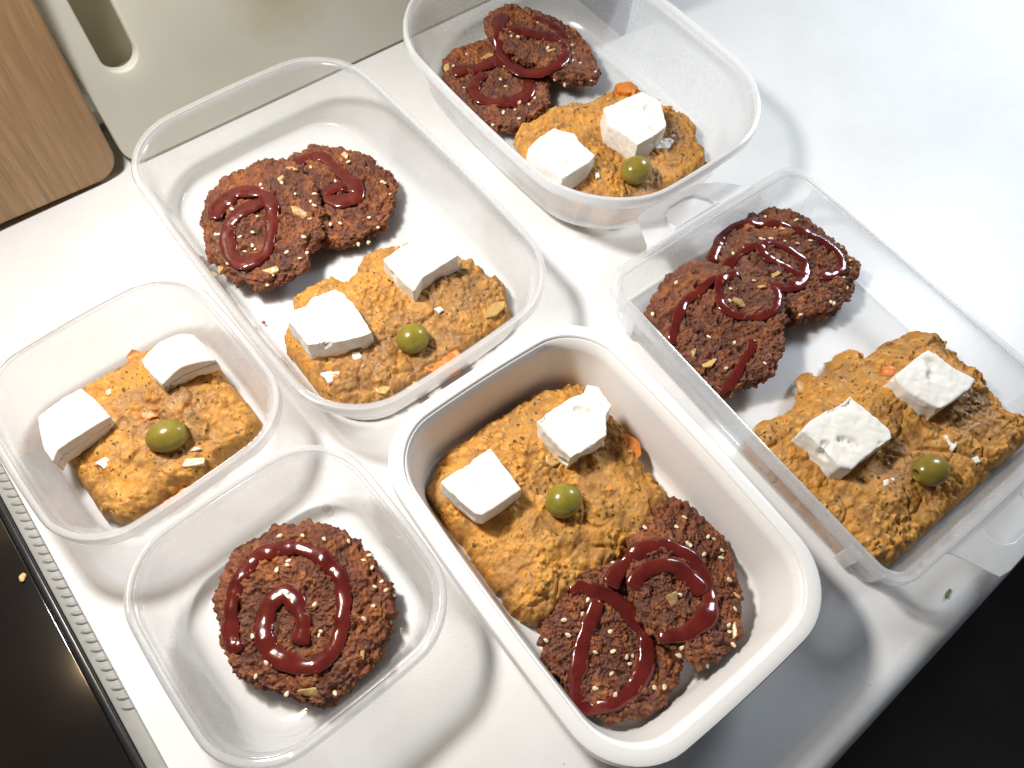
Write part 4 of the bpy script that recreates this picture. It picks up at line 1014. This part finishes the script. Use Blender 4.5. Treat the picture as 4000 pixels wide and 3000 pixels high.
root, org = mash('M3', 'C3', 'smooth orange mash filling the small square container', 0.0024, 0.022, 303, [(-0.02, 0.26, 0.025)], 0.0165); bits('M3', root, org, 33); herbs('M3', root, org, 33)
root, org = mash('M5', 'C5', 'orange mash under two cheese blocks in the white container', 0.0024, 0.026, 404, [], 0.019); bits('M5', root, org, 44); herbs('M5', root, org, 44)
root, org = mash('M6', 'C6', 'orange mash spread over one end of the clip-lock container', 0.0024, 0.023, 505, [(0.305, -0.022, 0.020), (0.375, -0.03, 0.02)], 0.0095, dents=[(0.303, -0.020, 0.011, 0.005)]); bits('M6', root, org, 55); herbs('M6', root, org, 55)

# --- patties (lower ones of each pair first)
patty('P4', 'C4', 'patty with a spiral of ketchup alone in its small container', 0.0026, seed=1)
patty('P2b', 'C2', 'patty with a hooked ketchup squiggle, under its neighbour in the large clear container', 0.0026, seed=2)
patty('P2a', 'C2', 'patty with a ketchup ring and pale onion sliver in the large clear container', 0.0105, lift=(0.13, 0.0), seed=3)
patty('P1a', 'C1', 'lower patty with an open ketchup ring in the tall milky container', 0.0026, seed=4)
patty('P1b', 'C1', 'upper patty leaning on another in the tall milky container', 0.0105, lift=(-0.16, 0.02), seed=5)
patty('P6a', 'C6', 'patty at the clip corner under long looping ketchup lines', 0.0026, seed=6)
patty('P6b', 'C6', 'patty with a round ketchup loop leaning on its neighbour in the clip-lock container', 0.0095, lift=(0.12, 0.0), seed=7)
patty('P5a', 'C5', 'lower patty with a ribbon-shaped ketchup loop in the white container', 0.0026, seed=8)
patty('P5b', 'C5', 'upper patty with a ketchup hook overlapping another in the white container', 0.0105, lift=(-0.17, 0.0), seed=9)

# --- cheese blocks
def cheese(key, mk, label, top, thick, seed, rough=0.0009, dome=0.0, taper=0.03, tilt=(0, 0)):
    p = np.array(DATA['cheese'][key]); c = p.mean(0)
    o = chunk('cheese_block', p, top - thick, top, 0.0008, rough, MAT['cheese'], None, (float(c[0]), float(c[1]), top - thick), taper, seed, tilt, dome, 0.011, rough * 6)
    o.location = (float(c[0]), float(c[1]), top - thick)
    tag(o, label, 'cheese', 'white cheese blocks')
cheese('F1a', 'M1', 'plain cheese block beside the rim of the milky container', 0.037, 0.018, 1, 0.0008)
cheese('F1b', 'M1', 'crumbling cheese block near the carrot in the milky container', 0.038, 0.019, 2, 0.0009)
cheese('F2a', 'M2', 'chipped cheese block with crumbs beside it in the large clear container', 0.037, 0.018, 3, 0.0010)
cheese('F2b', 'M2', 'smooth cheese block by the shiny wet patch in the large clear container', 0.037, 0.017, 4, 0.0005)
cheese('F3a', 'M3', 'rounded cheese block at the hob side of the small mash container', 0.037, 0.017, 5, 0.0004, 0.003)
cheese('F3b', 'M3', 'cheese block with a curved end near the carrot bits in the small mash container', 0.038, 0.018, 6, 0.0003, 0.006)
cheese('F5a', 'M5', 'neatly cut square cheese block in the white container', 0.042, 0.016, 7, 0.0004)
cheese('F5b', 'M5', 'ragged cheese block beside the orange carrot in the white container', 0.044, 0.019, 8, 0.0011)
cheese('F6a', 'M6', 'crumbly cheese block over the dark wet hollow in the clip-lock container', 0.038, 0.018, 9, 0.0008)
cheese('F6b', 'M6', 'rough pitted cheese block beside the carrot in the clip-lock container', 0.039, 0.019, 10, 0.0009)

# --- olives
def olive(key, mk, label, hole_sign):
    x, y, yaw, a, b = DATA['olive'][key]
    bm = bmesh.new(); bmesh.ops.create_uvsphere(bm, u_segments=48, v_segments=40, radius=1)
    bmesh.ops.rotate(bm, verts=bm.verts, cent=(0, 0, 0), matrix=Matrix.Rotation(math.pi / 2, 3, 'Y'))
    for v in bm.verts:
        u = v.co.x; rr = math.hypot(v.co.y, v.co.z)
        fat = 1.0 + 0.05 * (1 - u * u)
        xx = u * a
        if u * hole_sign > 0 and rr < 0.34:
            t = 1 - rr / 0.34
            xx -= hole_sign * a * 0.55 * min(1, t * 2.2) ** 1.0
        v.co = Vector((xx, v.co.y * b * fat, v.co.z * b * 0.97))
    me = bpy.data.meshes.new('olive'); bm.to_mesh(me); bm.free()
    o = link('olive', me, MAT['olive'])
    z, _ = drop(mk, x, y)
    o.location = (x, y, max(z, 0.019) + b * 0.62)
    o.rotation_euler = (0, 0.06, yaw)
    tag(o, label, 'olive', 'green olives')
olive('O1', 'M1', 'green olive in the tall milky container', 1)
olive('O2', 'M2', 'green olive beside the carrot lump in the large clear container', 1)
olive('O3', 'M3', 'long green olive in the small mash container', 1)
olive('O5', 'M5', 'green olive between cheese and patties in the white container', 1)
olive('O6', 'M6', 'green olive showing its pit hole in the clip-lock container', -1)

# --- small debris
def bit(name, label, cat, poly, z0, z1, mat, rough=0.0003, voxel=0.0005):
    p = np.array(poly); c = p.mean(0)
    o = chunk(name, p, z0, z1, voxel, rough, mat, None, (float(c[0]), float(c[1]), z0), seed=3, scale=0.002)
    o.location = (float(c[0]), float(c[1]), z0)
    tag(o, label, cat)
def blob(cx, cy, rx, ry, rot, n=8):
    out = []
    for k in range(n):
        a = 2 * math.pi * k / n; x = rx * math.cos(a) * rng.uniform(.8, 1.15); y = ry * math.sin(a) * rng.uniform(.8, 1.15)
        out.append((cx + x * math.cos(rot) - y * math.sin(rot), cy + x * math.sin(rot) + y * math.cos(rot)))
    return out
bit('herb_shred', 'curled pale green herb shred on the worktop by the clip-lock container', 'herb', blob(0.2822, -0.0965, 0.0040, 0.0011, 0.2), 0.0004, 0.0017, MAT['herb'])
bit('herb_shred', 'tiny dry herb shred at the rounded worktop edge', 'herb', blob(0.3165, -0.0965, 0.0022, 0.0009, 0.4), 0.0004, 0.0015, MAT['herb'])
bit('red_crumb', 'tiny red crumb on the floor of the large clear container', 'crumb', blob(0.0625, 0.2985, 0.0014, 0.0013, 0.2), 0.0026, 0.0036, MAT['redbit'])
bit('hob_crumb', 'pale ragged crumb lying on the black hob glass', 'crumb', blob(-0.1245, 0.2308, 0.0030, 0.0018, 0.9), 0.0057, 0.0074, MAT['bread'], 0.0007)
def droplet():
    bm = bmesh.new(); bmesh.ops.create_uvsphere(bm, u_segments=24, v_segments=16, radius=1)
    for v in bm.verts: v.co = Vector((v.co.x * 0.0027, v.co.y * 0.0027, max(v.co.z, -0.05) * 0.0016))
    me = bpy.data.meshes.new('water_droplet'); bm.to_mesh(me); bm.free()
    o = link('water_droplet', me, MAT['water']); o.location = (0.0262, 0.1655, 0.0034)
    tag(o, 'clear water droplet in the small container beside the lone patty', 'droplet')
droplet()
